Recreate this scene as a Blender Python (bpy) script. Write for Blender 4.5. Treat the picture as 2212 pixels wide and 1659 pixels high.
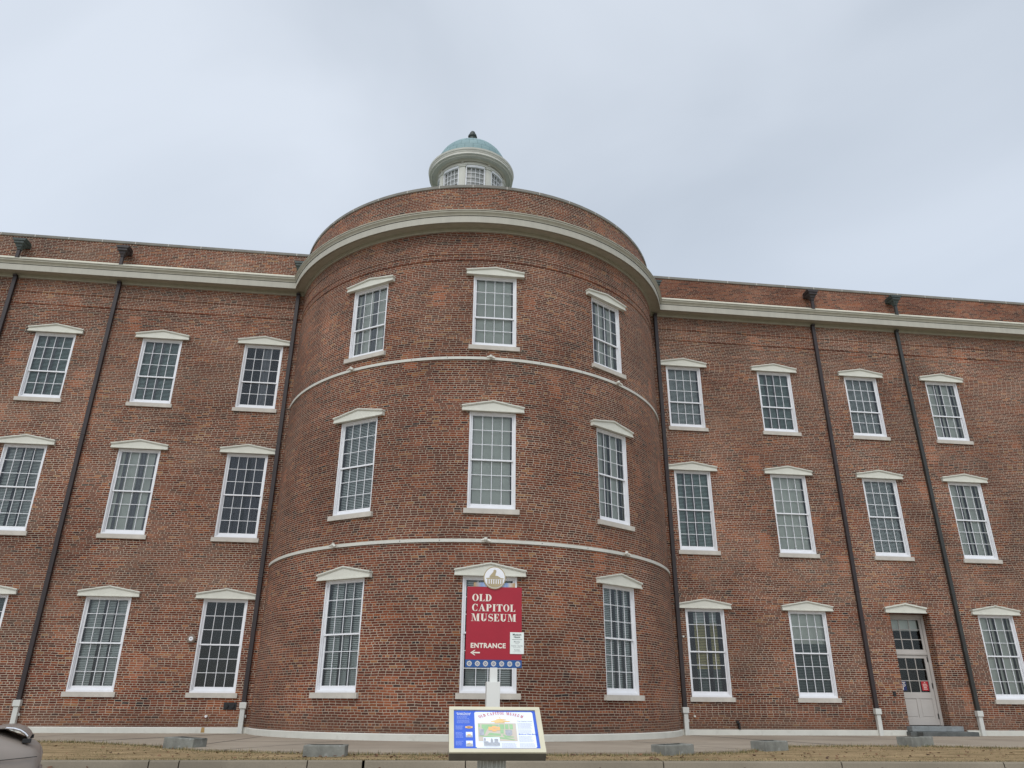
import bpy, bmesh, math, random
from mathutils import Vector, Matrix
random.seed(7)
R = math.radians
pi = math.pi
sc = bpy.context.scene
col = sc.collection
for o in list(bpy.data.objects): bpy.data.objects.remove(o)
G = 0.87            # paving level at the wall foot is z = 0, the lens sits 0.87 m above it

# ------------------------------------------------------------------ camera
YAW, PITCH, ROLL = 0.1224, 0.4016, 0.0074
F = Vector((math.sin(YAW)*math.cos(PITCH), math.cos(YAW)*math.cos(PITCH), math.sin(PITCH)))
Rt = Vector((math.cos(YAW), -math.sin(YAW), 0)); U = Rt.cross(F)
R2 = Rt*math.cos(ROLL) + U*math.sin(ROLL); U2 = -Rt*math.sin(ROLL) + U*math.cos(ROLL)
cam = bpy.data.objects.new('camera', bpy.data.cameras.new('camera')); col.objects.link(cam)
m = Matrix((R2, U2, -F)).transposed().to_4x4(); m.translation = Vector((0, -26, G)); cam.matrix_world = m
cam.data.sensor_width = 36; cam.data.lens = 36*1628.7/2212; cam.data.clip_start = .05; cam.data.clip_end = 5000
sc.camera = cam
sc.render.resolution_x = 1024; sc.render.resolution_y = 768

# ------------------------------------------------------------------ view, world, sun
sc.view_settings.view_transform = 'Standard'
sc.view_settings.look = 'None'; sc.view_settings.gamma = 1
sc.view_settings.exposure = 0.0
W = bpy.data.worlds.new('World'); sc.world = W; W.use_nodes = True
nt = W.node_tree; nt.nodes.clear()
def wn(t, **k):
    n = nt.nodes.new(t)
    for a, b in k.items(): setattr(n, a, b)
    return n
SUN_EL, SUN_AZ = R(50), R(200)      # azimuth clockwise from +Y
sky = wn('ShaderNodeTexSky', sky_type='NISHITA', sun_disc=False, sun_elevation=SUN_EL, sun_rotation=SUN_AZ)
bg1 = wn('ShaderNodeBackground'); bg1.inputs[1].default_value = .05  # thin blue share of the sky
nt.links.new(sky.outputs[0], bg1.inputs[0])
tc = wn('ShaderNodeTexCoord'); mp = wn('ShaderNodeMapping'); mp.inputs['Scale'].default_value = (1, 1, 1.25); mp.inputs['Location'].default_value = (3.1, 0.4, 0.2)
nz = wn('ShaderNodeTexNoise'); nz.inputs['Scale'].default_value = 2.1; nz.inputs['Detail'].default_value = 5; nz.inputs['Roughness'].default_value = .42; nz.inputs['Distortion'].default_value = .5
nt.links.new(tc.outputs['Generated'], mp.inputs[0]); nt.links.new(mp.outputs[0], nz.inputs['Vector'])
rp = wn('ShaderNodeValToRGB')
rp.color_ramp.elements[0].position = .31; rp.color_ramp.elements[0].color = (.49, .53, .57, 1)
rp.color_ramp.elements[1].position = .68; rp.color_ramp.elements[1].color = (.67, .71, .755, 1)
nt.links.new(nz.outputs['Fac'], rp.inputs[0])
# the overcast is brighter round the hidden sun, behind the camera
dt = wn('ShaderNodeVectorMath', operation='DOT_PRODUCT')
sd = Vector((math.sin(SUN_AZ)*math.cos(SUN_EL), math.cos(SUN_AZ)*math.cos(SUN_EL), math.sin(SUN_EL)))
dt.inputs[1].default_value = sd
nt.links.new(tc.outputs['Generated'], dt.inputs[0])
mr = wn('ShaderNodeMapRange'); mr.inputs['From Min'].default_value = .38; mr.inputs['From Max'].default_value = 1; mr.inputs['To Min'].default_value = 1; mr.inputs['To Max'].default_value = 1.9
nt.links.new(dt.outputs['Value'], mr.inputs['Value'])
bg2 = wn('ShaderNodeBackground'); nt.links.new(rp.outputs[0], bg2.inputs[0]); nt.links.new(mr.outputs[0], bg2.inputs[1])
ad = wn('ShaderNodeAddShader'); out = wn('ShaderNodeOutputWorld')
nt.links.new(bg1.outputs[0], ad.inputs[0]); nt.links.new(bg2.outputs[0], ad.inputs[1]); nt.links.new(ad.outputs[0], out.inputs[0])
sl = bpy.data.lights.new('sun', 'SUN'); sl.energy = 1.0; sl.angle = R(22); sl.color = (1, .96, .9)
so = bpy.data.objects.new('sun', sl); col.objects.link(so); so.rotation_euler = (-sd).to_track_quat('-Z', 'Y').to_euler()

# ------------------------------------------------------------------ materials
class NT:
    def __init__(s, name):
        s.m = bpy.data.materials.new(name); s.m.use_nodes = True; s.t = s.m.node_tree
        s.b = s.t.nodes['Principled BSDF']
    def n(s, t, **k):
        x = s.t.nodes.new(t)
        for a, b in k.items(): setattr(x, a, b)
        return x
    def put(s, v, sock):
        if hasattr(v, 'is_linked') or hasattr(v, 'links'): s.t.links.new(v, sock)
        else: sock.default_value = v
    def math(s, op, a, b=None, c=None, clamp=False):
        x = s.n('ShaderNodeMath', operation=op, use_clamp=clamp)
        s.put(a, x.inputs[0])
        if b is not None: s.put(b, x.inputs[1])
        if c is not None: s.put(c, x.inputs[2])
        return x.outputs[0]
    def mix(s, f, a, b, bt='MIX'):
        x = s.n('ShaderNodeMix', data_type='RGBA', blend_type=bt)
        s.put(f, x.inputs[0]); s.put(a, x.inputs[6]); s.put(b, x.inputs[7]); return x.outputs[2]
    def noise(s, vec, scale, detail=3, rough=.5, dist=0):
        x = s.n('ShaderNodeTexNoise'); x.inputs['Scale'].default_value = scale; x.inputs['Detail'].default_value = detail
        x.inputs['Roughness'].default_value = rough; x.inputs['Distortion'].default_value = dist
        if vec is not None: s.t.links.new(vec, x.inputs['Vector'])
        return x.outputs['Fac']
    def ramp(s, f, stops, interp='LINEAR'):
        x = s.n('ShaderNodeValToRGB'); r = x.color_ramp; r.interpolation = interp
        while len(r.elements) < len(stops): r.elements.new(.5)
        for e, (p, c) in zip(r.elements, stops): e.position = p; e.color = (*c, 1) if len(c) == 3 else c
        s.put(f, x.inputs[0]); return x.outputs[0]
    def rng(s, v, a, b, c=0., d=1.):
        x = s.n('ShaderNodeMapRange'); s.put(v, x.inputs[0])
        for i, q in enumerate((a, b, c, d)): x.inputs[i+1].default_value = q
        return x.outputs[0]
    def comb(s, a, b, c=0.):
        x = s.n('ShaderNodeCombineXYZ'); s.put(a, x.inputs[0]); s.put(b, x.inputs[1]); s.put(c, x.inputs[2]); return x.outputs[0]
    def bump(s, h, st, d):
        x = s.n('ShaderNodeBump'); x.inputs['Strength'].default_value = st; x.inputs['Distance'].default_value = d
        s.t.links.new(h, x.inputs['Height']); s.t.links.new(x.outputs[0], s.b.inputs['Normal'])

def brick_material(name, ramp, mortar, pale=.35, seed=0.):
    k = NT(name)
    uv = k.n('ShaderNodeUVMap').outputs[0]
    sep = k.n('ShaderNodeSeparateXYZ'); k.t.links.new(uv, sep.inputs[0])
    w1 = k.noise(uv, 5., 2); w2 = k.noise(uv, 23., 2)
    v0 = k.math('ADD', sep.outputs[1], k.math('MULTIPLY', k.math('SUBTRACT', k.noise(uv, 1.3, 2), .5), .05))
    u = k.math('ADD', sep.outputs[0], k.math('MULTIPLY', k.math('SUBTRACT', w2, .5), .03))
    v = k.math('ADD', v0, k.math('MULTIPLY', k.math('SUBTRACT', w1, .5), .012))
    vr = k.math('ADD', k.math('DIVIDE', v, .066), 1000.)
    row = k.math('FLOOR', vr)
    hdr = k.math('LESS_THAN', k.math('MODULO', row, 5.), .5)
    L = k.math('SUBTRACT', .207, k.math('MULTIPLY', hdr, .1035))
    wr = k.n('ShaderNodeTexWhiteNoise', noise_dimensions='1D'); k.put(k.math('ADD', row, seed), wr.inputs['W'])
    ur = k.math('ADD', k.math('ADD', k.math('DIVIDE', u, L), 1000.),
                k.math('ADD', k.math('MULTIPLY', k.math('MODULO', row, 2.), .5), k.math('MULTIPLY', wr.outputs[0], .62)))
    cl = k.math('FLOOR', ur)
    fu = k.math('FRACT', ur); fv = k.math('FRACT', vr)
    du = k.math('MULTIPLY', k.math('MINIMUM', fu, k.math('SUBTRACT', 1., fu)), L)
    dv = k.math('MULTIPLY', k.math('MINIMUM', fv, k.math('SUBTRACT', 1., fv)), .066)
    d = k.math('ADD', k.math('MINIMUM', du, dv), k.math('MULTIPLY', k.math('SUBTRACT', w2, .5), .008))
    bm = k.rng(d, .0056, .0092)
    wn_ = k.n('ShaderNodeTexWhiteNoise', noise_dimensions='3D'); k.put(k.comb(cl, row, seed), wn_.inputs['Vector'])
    # brick-aligned position for patches
    bpv = k.comb(k.math('MULTIPLY', cl, L), k.math('MULTIPLY', row, .066), seed)
    wide = k.comb(k.math('MULTIPLY', k.math('MULTIPLY', cl, L), 1.), k.math('MULTIPLY', row, .13), seed+5)
    t = k.math('ADD', wn_.outputs['Value'], k.math('MULTIPLY', k.math('SUBTRACT', k.noise(bpv, .45, 4, .6), .5), .35))
    bc = k.ramp(t, ramp)
    orp = k.rng(k.noise(bpv, .8, 2, .5), .67, .72)
    bc = k.mix(k.math('MULTIPLY', orp, .75), bc, (.30, .095, .04, 1))
    # small rebuilt patches of newer orange brick
    pcx = k.math('DIVIDE', k.math('MULTIPLY', cl, L), .74); pcy = k.math('DIVIDE', row, 11.)
    pw_ = k.n('ShaderNodeTexWhiteNoise', noise_dimensions='3D'); k.put(k.comb(k.math('FLOOR', pcx), k.math('FLOOR', pcy), seed+3.), pw_.inputs['Vector'])
    pin = k.math('MULTIPLY', k.math('LESS_THAN', k.math('FRACT', pcx), .55), k.math('GREATER_THAN', pw_.outputs['Value'], .952))
    bc = k.mix(k.math('MULTIPLY', pin, .8), bc, (.40, .115, .045, 1))
    fine = k.noise(uv, 60., 3)
    bc = k.mix(k.rng(fine, .3, .75, 0, .35), bc, (.06, .03, .025, 1))
    # limewash bloom / efflorescence in wide soft bands
    ef = k.rng(k.noise(wide, .33, 5, .62, .4), .45, .68, 0., pale)
    bc = k.mix(ef, bc, (.34, .215, .15, 1))
    # darker red and orange zones that follow the bricks
    bc = k.mix(k.rng(k.noise(bpv, .42, 6, .66, .6), .47, .62, 0, .62), bc, (.070, .017, .009, 1))
    bc = k.mix(k.rng(k.noise(wide, 1.1, 5, .62), .54, .68, 0, .55), bc, (.34, .10, .038, 1))
    mc = k.mix(k.rng(k.noise(uv, .7, 4, .6), .35, .65), (*[c*.72 for c in mortar], 1), (*mortar, 1))
    c = k.mix(bm, mc, bc)
    base = k.rng(k.math('ADD', sep.outputs[1], k.math('MULTIPLY', k.noise(uv, 1.6, 4), .6)), .42, 1.0, .55, 0)
    c = k.mix(base, c, (.13, .075, .05, 1))
    grime = k.rng(k.noise(uv, .21, 5, .62), .34, .66, .70, 1.12)
    c = k.mix(1., c, k.comb(grime, grime, grime), 'MULTIPLY')
    k.t.links.new(c, k.b.inputs['Base Color'])
    k.b.inputs['Roughness'].default_value = .88; k.b.inputs['Specular IOR Level'].default_value = .25
    k.bump(k.math('ADD', bm, k.math('MULTIPLY', fine, .3)), .7, .008)
    return k.m
RAMP = [(0, (.022, .018, .020)), (.03, (.045, .018, .013)), (.09, (.085, .021, .011)), (.35, (.132, .030, .013)), (.65, (.175, .039, .016)), (.88, (.23, .058, .022)), (.96, (.34, .11, .035)), (1, (.34, .17, .07))]
RAMPR = [(0, (.045, .022, .022)), (.15, (.10, .034, .022)), (.4, (.18, .052, .030)), (.7, (.25, .075, .040)), (1, (.33, .12, .06))]
M = {}
M['brick'] = brick_material('weathered_brick', RAMP, (.50, .415, .32), .34, 0.)
M['brick_round'] = brick_material('red_brick', RAMP, (.47, .385, .295), .12, 31.)
M['brick_parapet'] = brick_material('parapet_brick', RAMPR, (.36, .25, .18), .2, 77.)

def paint(name, c, rough=.55, var=.12, scale=3., bump=0., spec=.4, metal=0., streak=False, coord='Object', dirt=None, coat=0.):
    k = NT(name)
    t = k.n('ShaderNodeTexCoord').outputs[coord]
    if streak:
        mp_ = k.n('ShaderNodeMapping'); mp_.inputs['Scale'].default_value = (4, 4, .5); k.t.links.new(t, mp_.inputs[0]); t2 = mp_.outputs[0]
    else: t2 = t
    nf = k.noise(t2, scale, 5, .6)
    lo = tuple(x*(1-var) for x in c); hi = tuple(min(1, x*(1+var*.6)) for x in c)
    cc = k.mix(k.rng(nf, .3, .7), (*lo, 1), (*hi, 1))
    if dirt:
        dn = k.noise(t2, scale*3.1, 5, .65)
        cc = k.mix(k.rng(dn, .55, .8, 0, dirt[1]), cc, (*dirt[0], 1))
    k.t.links.new(cc, k.b.inputs['Base Color'])
    k.b.inputs['Roughness'].default_value = rough; k.b.inputs['Metallic'].default_value = metal
    k.b.inputs['Specular IOR Level'].default_value = spec; k.b.inputs['Coat Weight'].default_value = coat
    if bump: k.bump(k.noise(t, scale*14, 4), bump, .01)
    return k.m
M['white'] = paint('white_paint', (.76, .76, .775), .45, .05, 2, dirt=((.5, .48, .44), .25))
M['hood'] = paint('lintel_paint', (.63, .62, .54), .6, .08, 2.5, dirt=((.42, .42, .36), .35))
M['sill'] = paint('sill_stone', (.52, .48, .42), .8, .15, 3, .3, dirt=((.25, .22, .18), .4))
M['cornice'] = paint('cornice_paint', (.37, .35, .275), .6, .1, 1.2, streak=True, dirt=((.25, .24, .19), .4))
M['fascia'] = paint('fascia_paint', (.43, .41, .345), .6, .08, 1.2, streak=True, dirt=((.35, .34, .29), .35))
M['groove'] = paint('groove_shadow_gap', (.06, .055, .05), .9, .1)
M['flash'] = paint('cream_flashing', (.68, .66, .54), .5, .1, 2)
M['coping'] = paint('coping_stone', (.22, .21, .185), .85, .2, 2, .3, dirt=((.14, .13, .12), .5))
M['joint'] = paint('pale_joint', (.55, .52, .47), .9, .1)
M['plinth'] = paint('plinth_paint', (.58, .57, .51), .6, .08, 1.5, .1, dirt=((.38, .36, .31), .5))
M['brown'] = paint('brown_downspout_metal', (.032, .023, .023), .5, .25, 2, streak=True)
M['patina'] = paint('dark_patina_metal', (.045, .058, .052), .5, .4, 4, streak=True, dirt=((.12, .19, .17), .4))
M['boot'] = paint('grey_painted_iron', (.58, .58, .54), .55, .08, 2, dirt=((.4, .38, .33), .3))
M['slat'] = paint('blind_slat', (.55, .58, .55), .6, .12, 2)
M['slat_green'] = paint('green_blind_slat', (.34, .42, .385), .6, .12, 2)
M['slat_dark'] = paint('dark_blind_slat', (.16, .19, .18), .6, .2, 2)
M['slat_yellow_lit'] = paint('yellow_lit_blind_slat', (.50, .43, .22), .6, .3, 2)  # yellowish light on the blind, put into the slat colour
M['shade'] = paint('roller_shade', (.52, .53, .475), .8, .1, 1.5)
M['drape'] = paint('dark_drape', (.045, .045, .055), .9, .3, 3)
M['drape_pale'] = paint('pale_drape', (.17, .17, .18), .9, .3, 3)
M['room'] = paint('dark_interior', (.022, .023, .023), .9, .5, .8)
M['door'] = paint('grey_door_paint', (.45, .415, .38), .5, .06, 2)
M['black'] = paint('black_metal', (.015, .015, .016), .5, .1)
M['step'] = paint('step_stone', (.22, .235, .235), .85, .3, 3, .4, dirt=((.08, .08, .085), .6))
M['stepd'] = paint('dark_step_stone', (.10, .105, .10), .85, .4, 3, .4, dirt=((.2, .2, .2), .4))
M['block'] = paint('weathered_concrete', (.205, .205, .18), .9, .3, 4, .5, dirt=((.42, .42, .4), .5))
M['roof'] = paint('roof_membrane', (.2, .2, .19), .9, .1)
M['rust'] = paint('rust_stain', (.42, .27, .10), .8, .2)
M['signred'] = paint('sign_red', (.35, .011, .028), .45, .06, 3)
M['signblue'] = paint('sign_blue', (.018, .085, .27), .45, .06, 3)
M['cream'] = paint('cream_lettering', (.78, .72, .62), .5, .04)
M['gold'] = paint('tan_emblem_print', (.42, .34, .20), .6, .1)
M['emb'] = paint('emblem_ground', (.78, .78, .80), .5, .03)
M['post'] = paint('cream_sign_post', (.70, .70, .66), .5, .04, 2)
M['paper'] = paint('notice_white', (.76, .80, .76), .5, .03)
M['ink'] = paint('dark_ink', (.05, .07, .06), .7, .05)
M['inkg'] = paint('grey_ink', (.34, .36, .36), .7, .05)
M['bframe'] = paint('board_frame_cream', (.62, .575, .42), .4, .08, 2.5, dirt=((.55, .53, .42), .3))
M['blip'] = paint('board_edge_olive', (.11, .10, .075), .5, .2, 4)
M['bblue'] = paint('board_blue', (.05, .13, .60), .35, .04)
M['bwhite'] = paint('board_white', (.80, .84, .90), .35, .02)
M['bgreen'] = paint('board_green', (.34, .55, .30), .5, .12, 8)
M['borange'] = paint('board_orange', (.82, .50, .22), .5, .06)
M['bsun'] = paint('board_sunset_wash', (.86, .60, .28), .5, .15, 14)
M['btan'] = paint('board_tan', (.60, .53, .45), .5, .06)
M['bred'] = paint('board_red_lettering', (.55, .10, .12), .5, .04)
M['bgrey'] = paint('board_grey', (.42, .44, .48), .5, .25, 30)
M['btxt'] = paint('board_text', (.45, .48, .58), .5, .05)
M['btxtw'] = paint('board_text_pale', (.36, .46, .85), .5, .05)
M['column'] = paint('fluted_column_paint', (.50, .50, .44), .6, .1, 3, dirt=((.2, .19, .15), .5))
M['car'] = paint('taupe_car_paint', (.235, .20, .172), .42, .03, 2, coat=.15)
M['carglass'] = paint('tinted_glass', (.02, .022, .024), .06, .05, spec=.8)
M['chrome'] = paint('bright_trim', (.8, .8, .82), .12, .02, metal=1.)
M['rubber'] = paint('rubber', (.02, .02, .02), .8, .1)
M['lampred'] = paint('lamp_red', (.28, .01, .01), .2, .1)
M['lampwhite'] = paint('fixture_white', (.66, .64, .57), .5, .15, 8)
M['noticered'] = paint('notice_red', (.42, .02, .03), .4, .05)
M['leaf'] = paint('dead_leaf', (.10, .050, .025), .9, .5, 3)

def copper():
    k = NT('verdigris_copper'); t = k.n('ShaderNodeUVMap').outputs[0]
    b = k.n('ShaderNodeTexBrick'); k.t.links.new(t, b.inputs['Vector'])
    b.inputs['Color1'].default_value = (.19, .29, .30, 1); b.inputs['Color2'].default_value = (.235, .345, .35, 1); b.inputs['Mortar'].default_value = (.10, .17, .175, 1)
    b.inputs['Scale'].default_value = 1; b.inputs['Brick Width'].default_value = .46; b.inputs['Row Height'].default_value = .42; b.inputs['Mortar Size'].default_value = .011
    st = k.rng(k.noise(t, 2.6, 5, .65), .45, .7, 0, .35)
    k.t.links.new(k.mix(st, b.outputs['Color'], (.15, .24, .27, 1)), k.b.inputs['Base Color'])
    k.b.inputs['Roughness'].default_value = .6
    k.bump(b.outputs['Fac'], .5, -.02)
    return k.m
M['copper'] = copper()

def glass():
    m_ = bpy.data.materials.new('window_glass'); m_.use_nodes = True; t = m_.node_tree; t.nodes.clear()
    o = t.nodes.new('ShaderNodeOutputMaterial'); tr = t.nodes.new('ShaderNodeBsdfTransparent'); tr.inputs[0].default_value = (.93, .96, .955, 1)
    gl = t.nodes.new('ShaderNodeBsdfGlossy'); gl.inputs['Roughness'].default_value = .02; gl.inputs[0].default_value = (.9, .95, 1, 1)
    fr = t.nodes.new('ShaderNodeFresnel'); fr.inputs[0].default_value = 1.45
    tcn = t.nodes.new('ShaderNodeTexCoord'); nz_ = t.nodes.new('ShaderNodeTexNoise'); nz_.inputs['Scale'].default_value = 2.2; nz_.inputs['Detail'].default_value = 1
    bp = t.nodes.new('ShaderNodeBump'); bp.inputs['Strength'].default_value = .25; bp.inputs['Distance'].default_value = .02
    t.links.new(tcn.outputs['Object'], nz_.inputs['Vector']); t.links.new(nz_.outputs[0], bp.inputs['Height']); t.links.new(bp.outputs[0], gl.inputs['Normal'])
    mx = t.nodes.new('ShaderNodeMixShader'); t.links.new(fr.outputs[0], mx.inputs[0]); t.links.new(tr.outputs[0], mx.inputs[1]); t.links.new(gl.outputs[0], mx.inputs[2]); t.links.new(mx.outputs[0], o.inputs[0])
    return m_
M['glass'] = glass()

def paving(name, a, b, joints=True, stain=(.12, .105, .09), st=.5):
    k = NT(name); t = k.n('ShaderNodeTexCoord').outputs['Object']
    n1 = k.noise(t, .35, 5, .6); c = k.mix(k.rng(n1, .35, .65), (*a, 1), (*b, 1))
    mp_ = k.n('ShaderNodeMapping'); mp_.inputs['Scale'].default_value = (.5, 2.2, 1); mp_.inputs['Rotation'].default_value = (0, 0, .2); k.t.links.new(t, mp_.inputs[0])
    c = k.mix(k.rng(k.noise(mp_.outputs[0], .5, 6, .65), .55, .75, 0, st), c, (*stain, 1))
    c = k.mix(k.rng(k.noise(t, 40, 4, .6), .4, .8, 0, .3), c, (*[x*.6 for x in a], 1))
    k.t.links.new(c, k.b.inputs['Base Color']); k.b.inputs['Roughness'].default_value = .9; k.b.inputs['Specular IOR Level'].default_value = .2
    k.bump(k.noise(t, 60, 4), .4, .005)
    return k.m
M['walk'] = paving('sidewalk_concrete', (.29, .24, .185), (.38, .32, .25))
M['street'] = paving('street_concrete', (.40, .36, .33), (.48, .44, .41))
M['kerb'] = paving('kerb_concrete', (.20, .17, .125), (.28, .24, .18), st=.4)
M['crack'] = paint('dark_paving_joint', (.05, .045, .04), .95, .3)
def turf():
    k = NT('dormant_turf'); t = k.n('ShaderNodeTexCoord').outputs['Object']
    mp_ = k.n('ShaderNodeMapping'); mp_.inputs['Scale'].default_value = (.45, 2.4, 1); k.t.links.new(t, mp_.inputs[0])
    c = k.mix(k.rng(k.noise(mp_.outputs[0], 1.1, 6, .68), .36, .66), (.20, .145, .075, 1), (.42, .30, .17, 1))
    c = k.mix(k.rng(k.noise(mp_.outputs[0], 2.7, 5, .7), .55, .70, 0, .8), c, (.09, .085, .035, 1))
    c = k.mix(k.rng(k.noise(t, 3.2, 5, .7), .56, .72, 0, .7), c, (.11, .075, .04, 1))
    c = k.mix(k.rng(k.noise(t, 30, 3, .6), .45, .75, 0, .4), c, (.10, .07, .035, 1))
    k.t.links.new(c, k.b.inputs['Base Color']); k.b.inputs['Roughness'].default_value = .95; k.b.inputs['Specular IOR Level'].default_value = .1
    k.bump(k.noise(t, 40, 4), .6, .015); return k.m
M['soil'] = turf()
M['ground'] = paving('ground_grass', (.12, .12, .05), (.2, .17, .08))
def blade(name, stops):
    k = NT(name); g = k.n('ShaderNodeNewGeometry')
    k.t.links.new(k.ramp(g.outputs['Random Per Island'], stops), k.b.inputs['Base Color']); k.b.inputs['Roughness'].default_value = .9
    return k.m
M['blade'] = blade('grass_blades', [(0, (.07, .085, .025)), (.3, (.14, .125, .05)), (.7, (.28, .21, .10)), (1, (.42, .33, .18))])
M['leafm'] = blade('fallen_leaf_browns', [(0, (.05, .025, .015)), (.5, (.12, .05, .025)), (1, (.2, .10, .05))])

# ------------------------------------------------------------------ mesh helpers
class MB:
    def __init__(s): s.v = []; s.f = []; s.uv = []; s.mi = []; s.T = None
    def face(s, pts, uv=None, mi=0):
        i = len(s.v)
        for p in pts:
            p = Vector(p)
            if s.T is not None: p = s.T @ p
            s.v.append(p)
        s.f.append(tuple(range(i, i+len(pts)))); s.uv.append(uv or [(p[0], p[2]) for p in pts]); s.mi.append(mi)
    def box(s, x0, x1, y0, y1, z0, z1, mi=0, skip=''):
        a = [(x0, y0, z0), (x1, y0, z0), (x1, y1, z0), (x0, y1, z0), (x0, y0, z1), (x1, y0, z1), (x1, y1, z1), (x0, y1, z1)]
        for n, q in (('f', (0, 1, 5, 4)), ('r', (1, 2, 6, 5)), ('b', (2, 3, 7, 6)), ('l', (3, 0, 4, 7)), ('t', (4, 5, 6, 7)), ('d', (3, 2, 1, 0))):
            if n in skip: continue
            p = [a[i] for i in q]
            s.face(p, [(c[0]+c[1], c[2]) for c in p], mi)
    def prism(s, poly, y0, y1, mi=0):     # poly in x,z (ccw seen from -y), extruded along y
        s.face([(x, y0, z) for x, z in poly], None, mi)
        s.face([(x, y1, z) for x, z in reversed(poly)], None, mi)
        for i in range(len(poly)):
            a, b = poly[i], poly[(i+1) % len(poly)]
            s.face([(a[0], y0, a[1]), (a[0], y1, a[1]), (b[0], y1, b[1]), (b[0], y0, b[1])], None, mi)
    def grid(s, rows, closed=False, mi=0, uvf=None):   # rows: list of point lists
        for i in range(len(rows)-1):
            n = len(rows[i])
            for j in range(n if closed else n-1):
                k = (j+1) % n
                p = [rows[i][j], rows[i][k], rows[i+1][k], rows[i+1][j]]
                s.face(p, [uvf(i+a, j+b) for a, b in ((0, 0), (0, 1), (1, 1), (1, 0))] if uvf else None, mi)
    def lathe(s, prof, n=24, c=(0, 0, 0), mi=0, a0=0, a1=2*pi, uv=False):
        rows = []
        for r_, z in prof:
            rows.append([(c[0]+r_*math.cos(a0+(a1-a0)*j/n), c[1]+r_*math.sin(a0+(a1-a0)*j/n), c[2]+z) for j in range(n+1)])
        rr = max(p[0] for p in prof); L = [0]
        for p, q in zip(prof, prof[1:]): L.append(L[-1]+math.hypot(p[0]-q[0], p[1]-q[1]))
        s.grid(rows, mi=mi, uvf=(lambda i, j: (rr*(a1-a0)*j/n, L[i])) if uv else None)
    def build(s, name, mats, parent=None, smooth=False, loc=None, merge=True, bevel=0, autos=False):
        me = bpy.data.meshes.new(name); me.from_pydata(s.v, [], s.f)
        ul = me.uv_layers.new(name='UVMap'); k = 0
        for u in s.uv:
            for q in u: ul.data[k].uv = q[:2]; k += 1
        ms = mats if isinstance(mats, (list, tuple)) else [mats]
        for mm in ms: me.materials.append(mm)
        for p, i in zip(me.polygons, s.mi): p.material_index = i; p.use_smooth = smooth or autos
        if merge:
            bm = bmesh.new(); bm.from_mesh(me); bmesh.ops.remove_doubles(bm, verts=bm.verts, dist=1e-5)
            if autos:
                for e in bm.edges:
                    if len(e.link_faces) == 2 and e.calc_face_angle(0) > R(32): e.smooth = False
            bm.to_mesh(me); bm.free()
        o = bpy.data.objects.new(name, me); col.objects.link(o)
        if parent is not None: o.parent = parent
        if loc: o.location = loc
        if bevel:
            b = o.modifiers.new('b', 'BEVEL'); b.width = bevel; b.segments = 2; b.limit_method = 'ANGLE'
        return o
def thing(name, label, cat, loc=(0, 0, 0), rz=0, group=None):
    o = bpy.data.objects.new(name, None); col.objects.link(o); o.location = loc; o.rotation_euler = (0, 0, rz)
    o['label'] = label; o['category'] = cat
    if group: o['group'] = group
    return o
def empty(name, parent, loc=(0, 0, 0), rz=0):
    o = bpy.data.objects.new(name, None); col.objects.link(o); o.parent = parent; o.location = loc; o.rotation_euler = (0, 0, rz); return o
def struct(o, kind='structure'): o['kind'] = kind; return o
def tag(o, l, c): o['label'] = l; o['category'] = c; return o
def text_mesh(name, s, size, mat, parent, loc, rot, bold=0., align='LEFT', space=1., thick=.0015, xs=1.):
    cu = bpy.data.curves.new(name, 'FONT'); cu.body = s; cu.size = size; cu.offset = bold*size; cu.extrude = thick; cu.align_x = align; cu.space_character = space
    t = bpy.data.objects.new('tmp', cu); col.objects.link(t)
    dg = bpy.context.evaluated_depsgraph_get(); me = bpy.data.meshes.new_from_object(t.evaluated_get(dg))
    bpy.data.objects.remove(t)
    me.materials.clear(); me.materials.append(mat)
    o = bpy.data.objects.new(name, me); col.objects.link(o); o.parent = parent; o.location = loc; o.rotation_euler = rot; o.scale = (xs, 1, 1)
    return o

# ------------------------------------------------------------------ the building: numbers
YR = -.295
CX, CY, RR = 1.988, 1.841, 7.0315
ZS = [.1146+G, 4.8808+G, 9.4854+G]; ZH = [3.0518+G, 7.9375+G, 12.1227+G]; ZA = [3.37+G, 8.2514+G, 12.4444+G]
RZS = [.1105+G, 4.9046+G, 9.9879+G]; RZH = [3.1965+G, 7.9636+G, 12.6112+G]; RZA = [3.5443+G, 8.2978+G, 12.8984+G]
Z_PL = -.7047+G; Z_FAS = 14.3661+G; Z_LIP = 14.7907+G; Z_PAR = 16.1373+G
LX = [-16.9, -13.26, -9.6, -6.02]; RX = [9.85, 13.54, 17.17, 20.65]
HW = .69      # half width of an opening
SILL = .14
DOOR_X = (16.60, 18.10)
B = thing('museum_building', 'long red brick museum with a rounded central bay and rows of white pedimented windows', 'building', (CX, 0, 0))
B0 = Vector((CX, 0, 0))
def loc(x, y, z): return (x-CX, y, z)
def shift(mb):
    mb.T = Matrix.Translation(-B0); return mb

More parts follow.
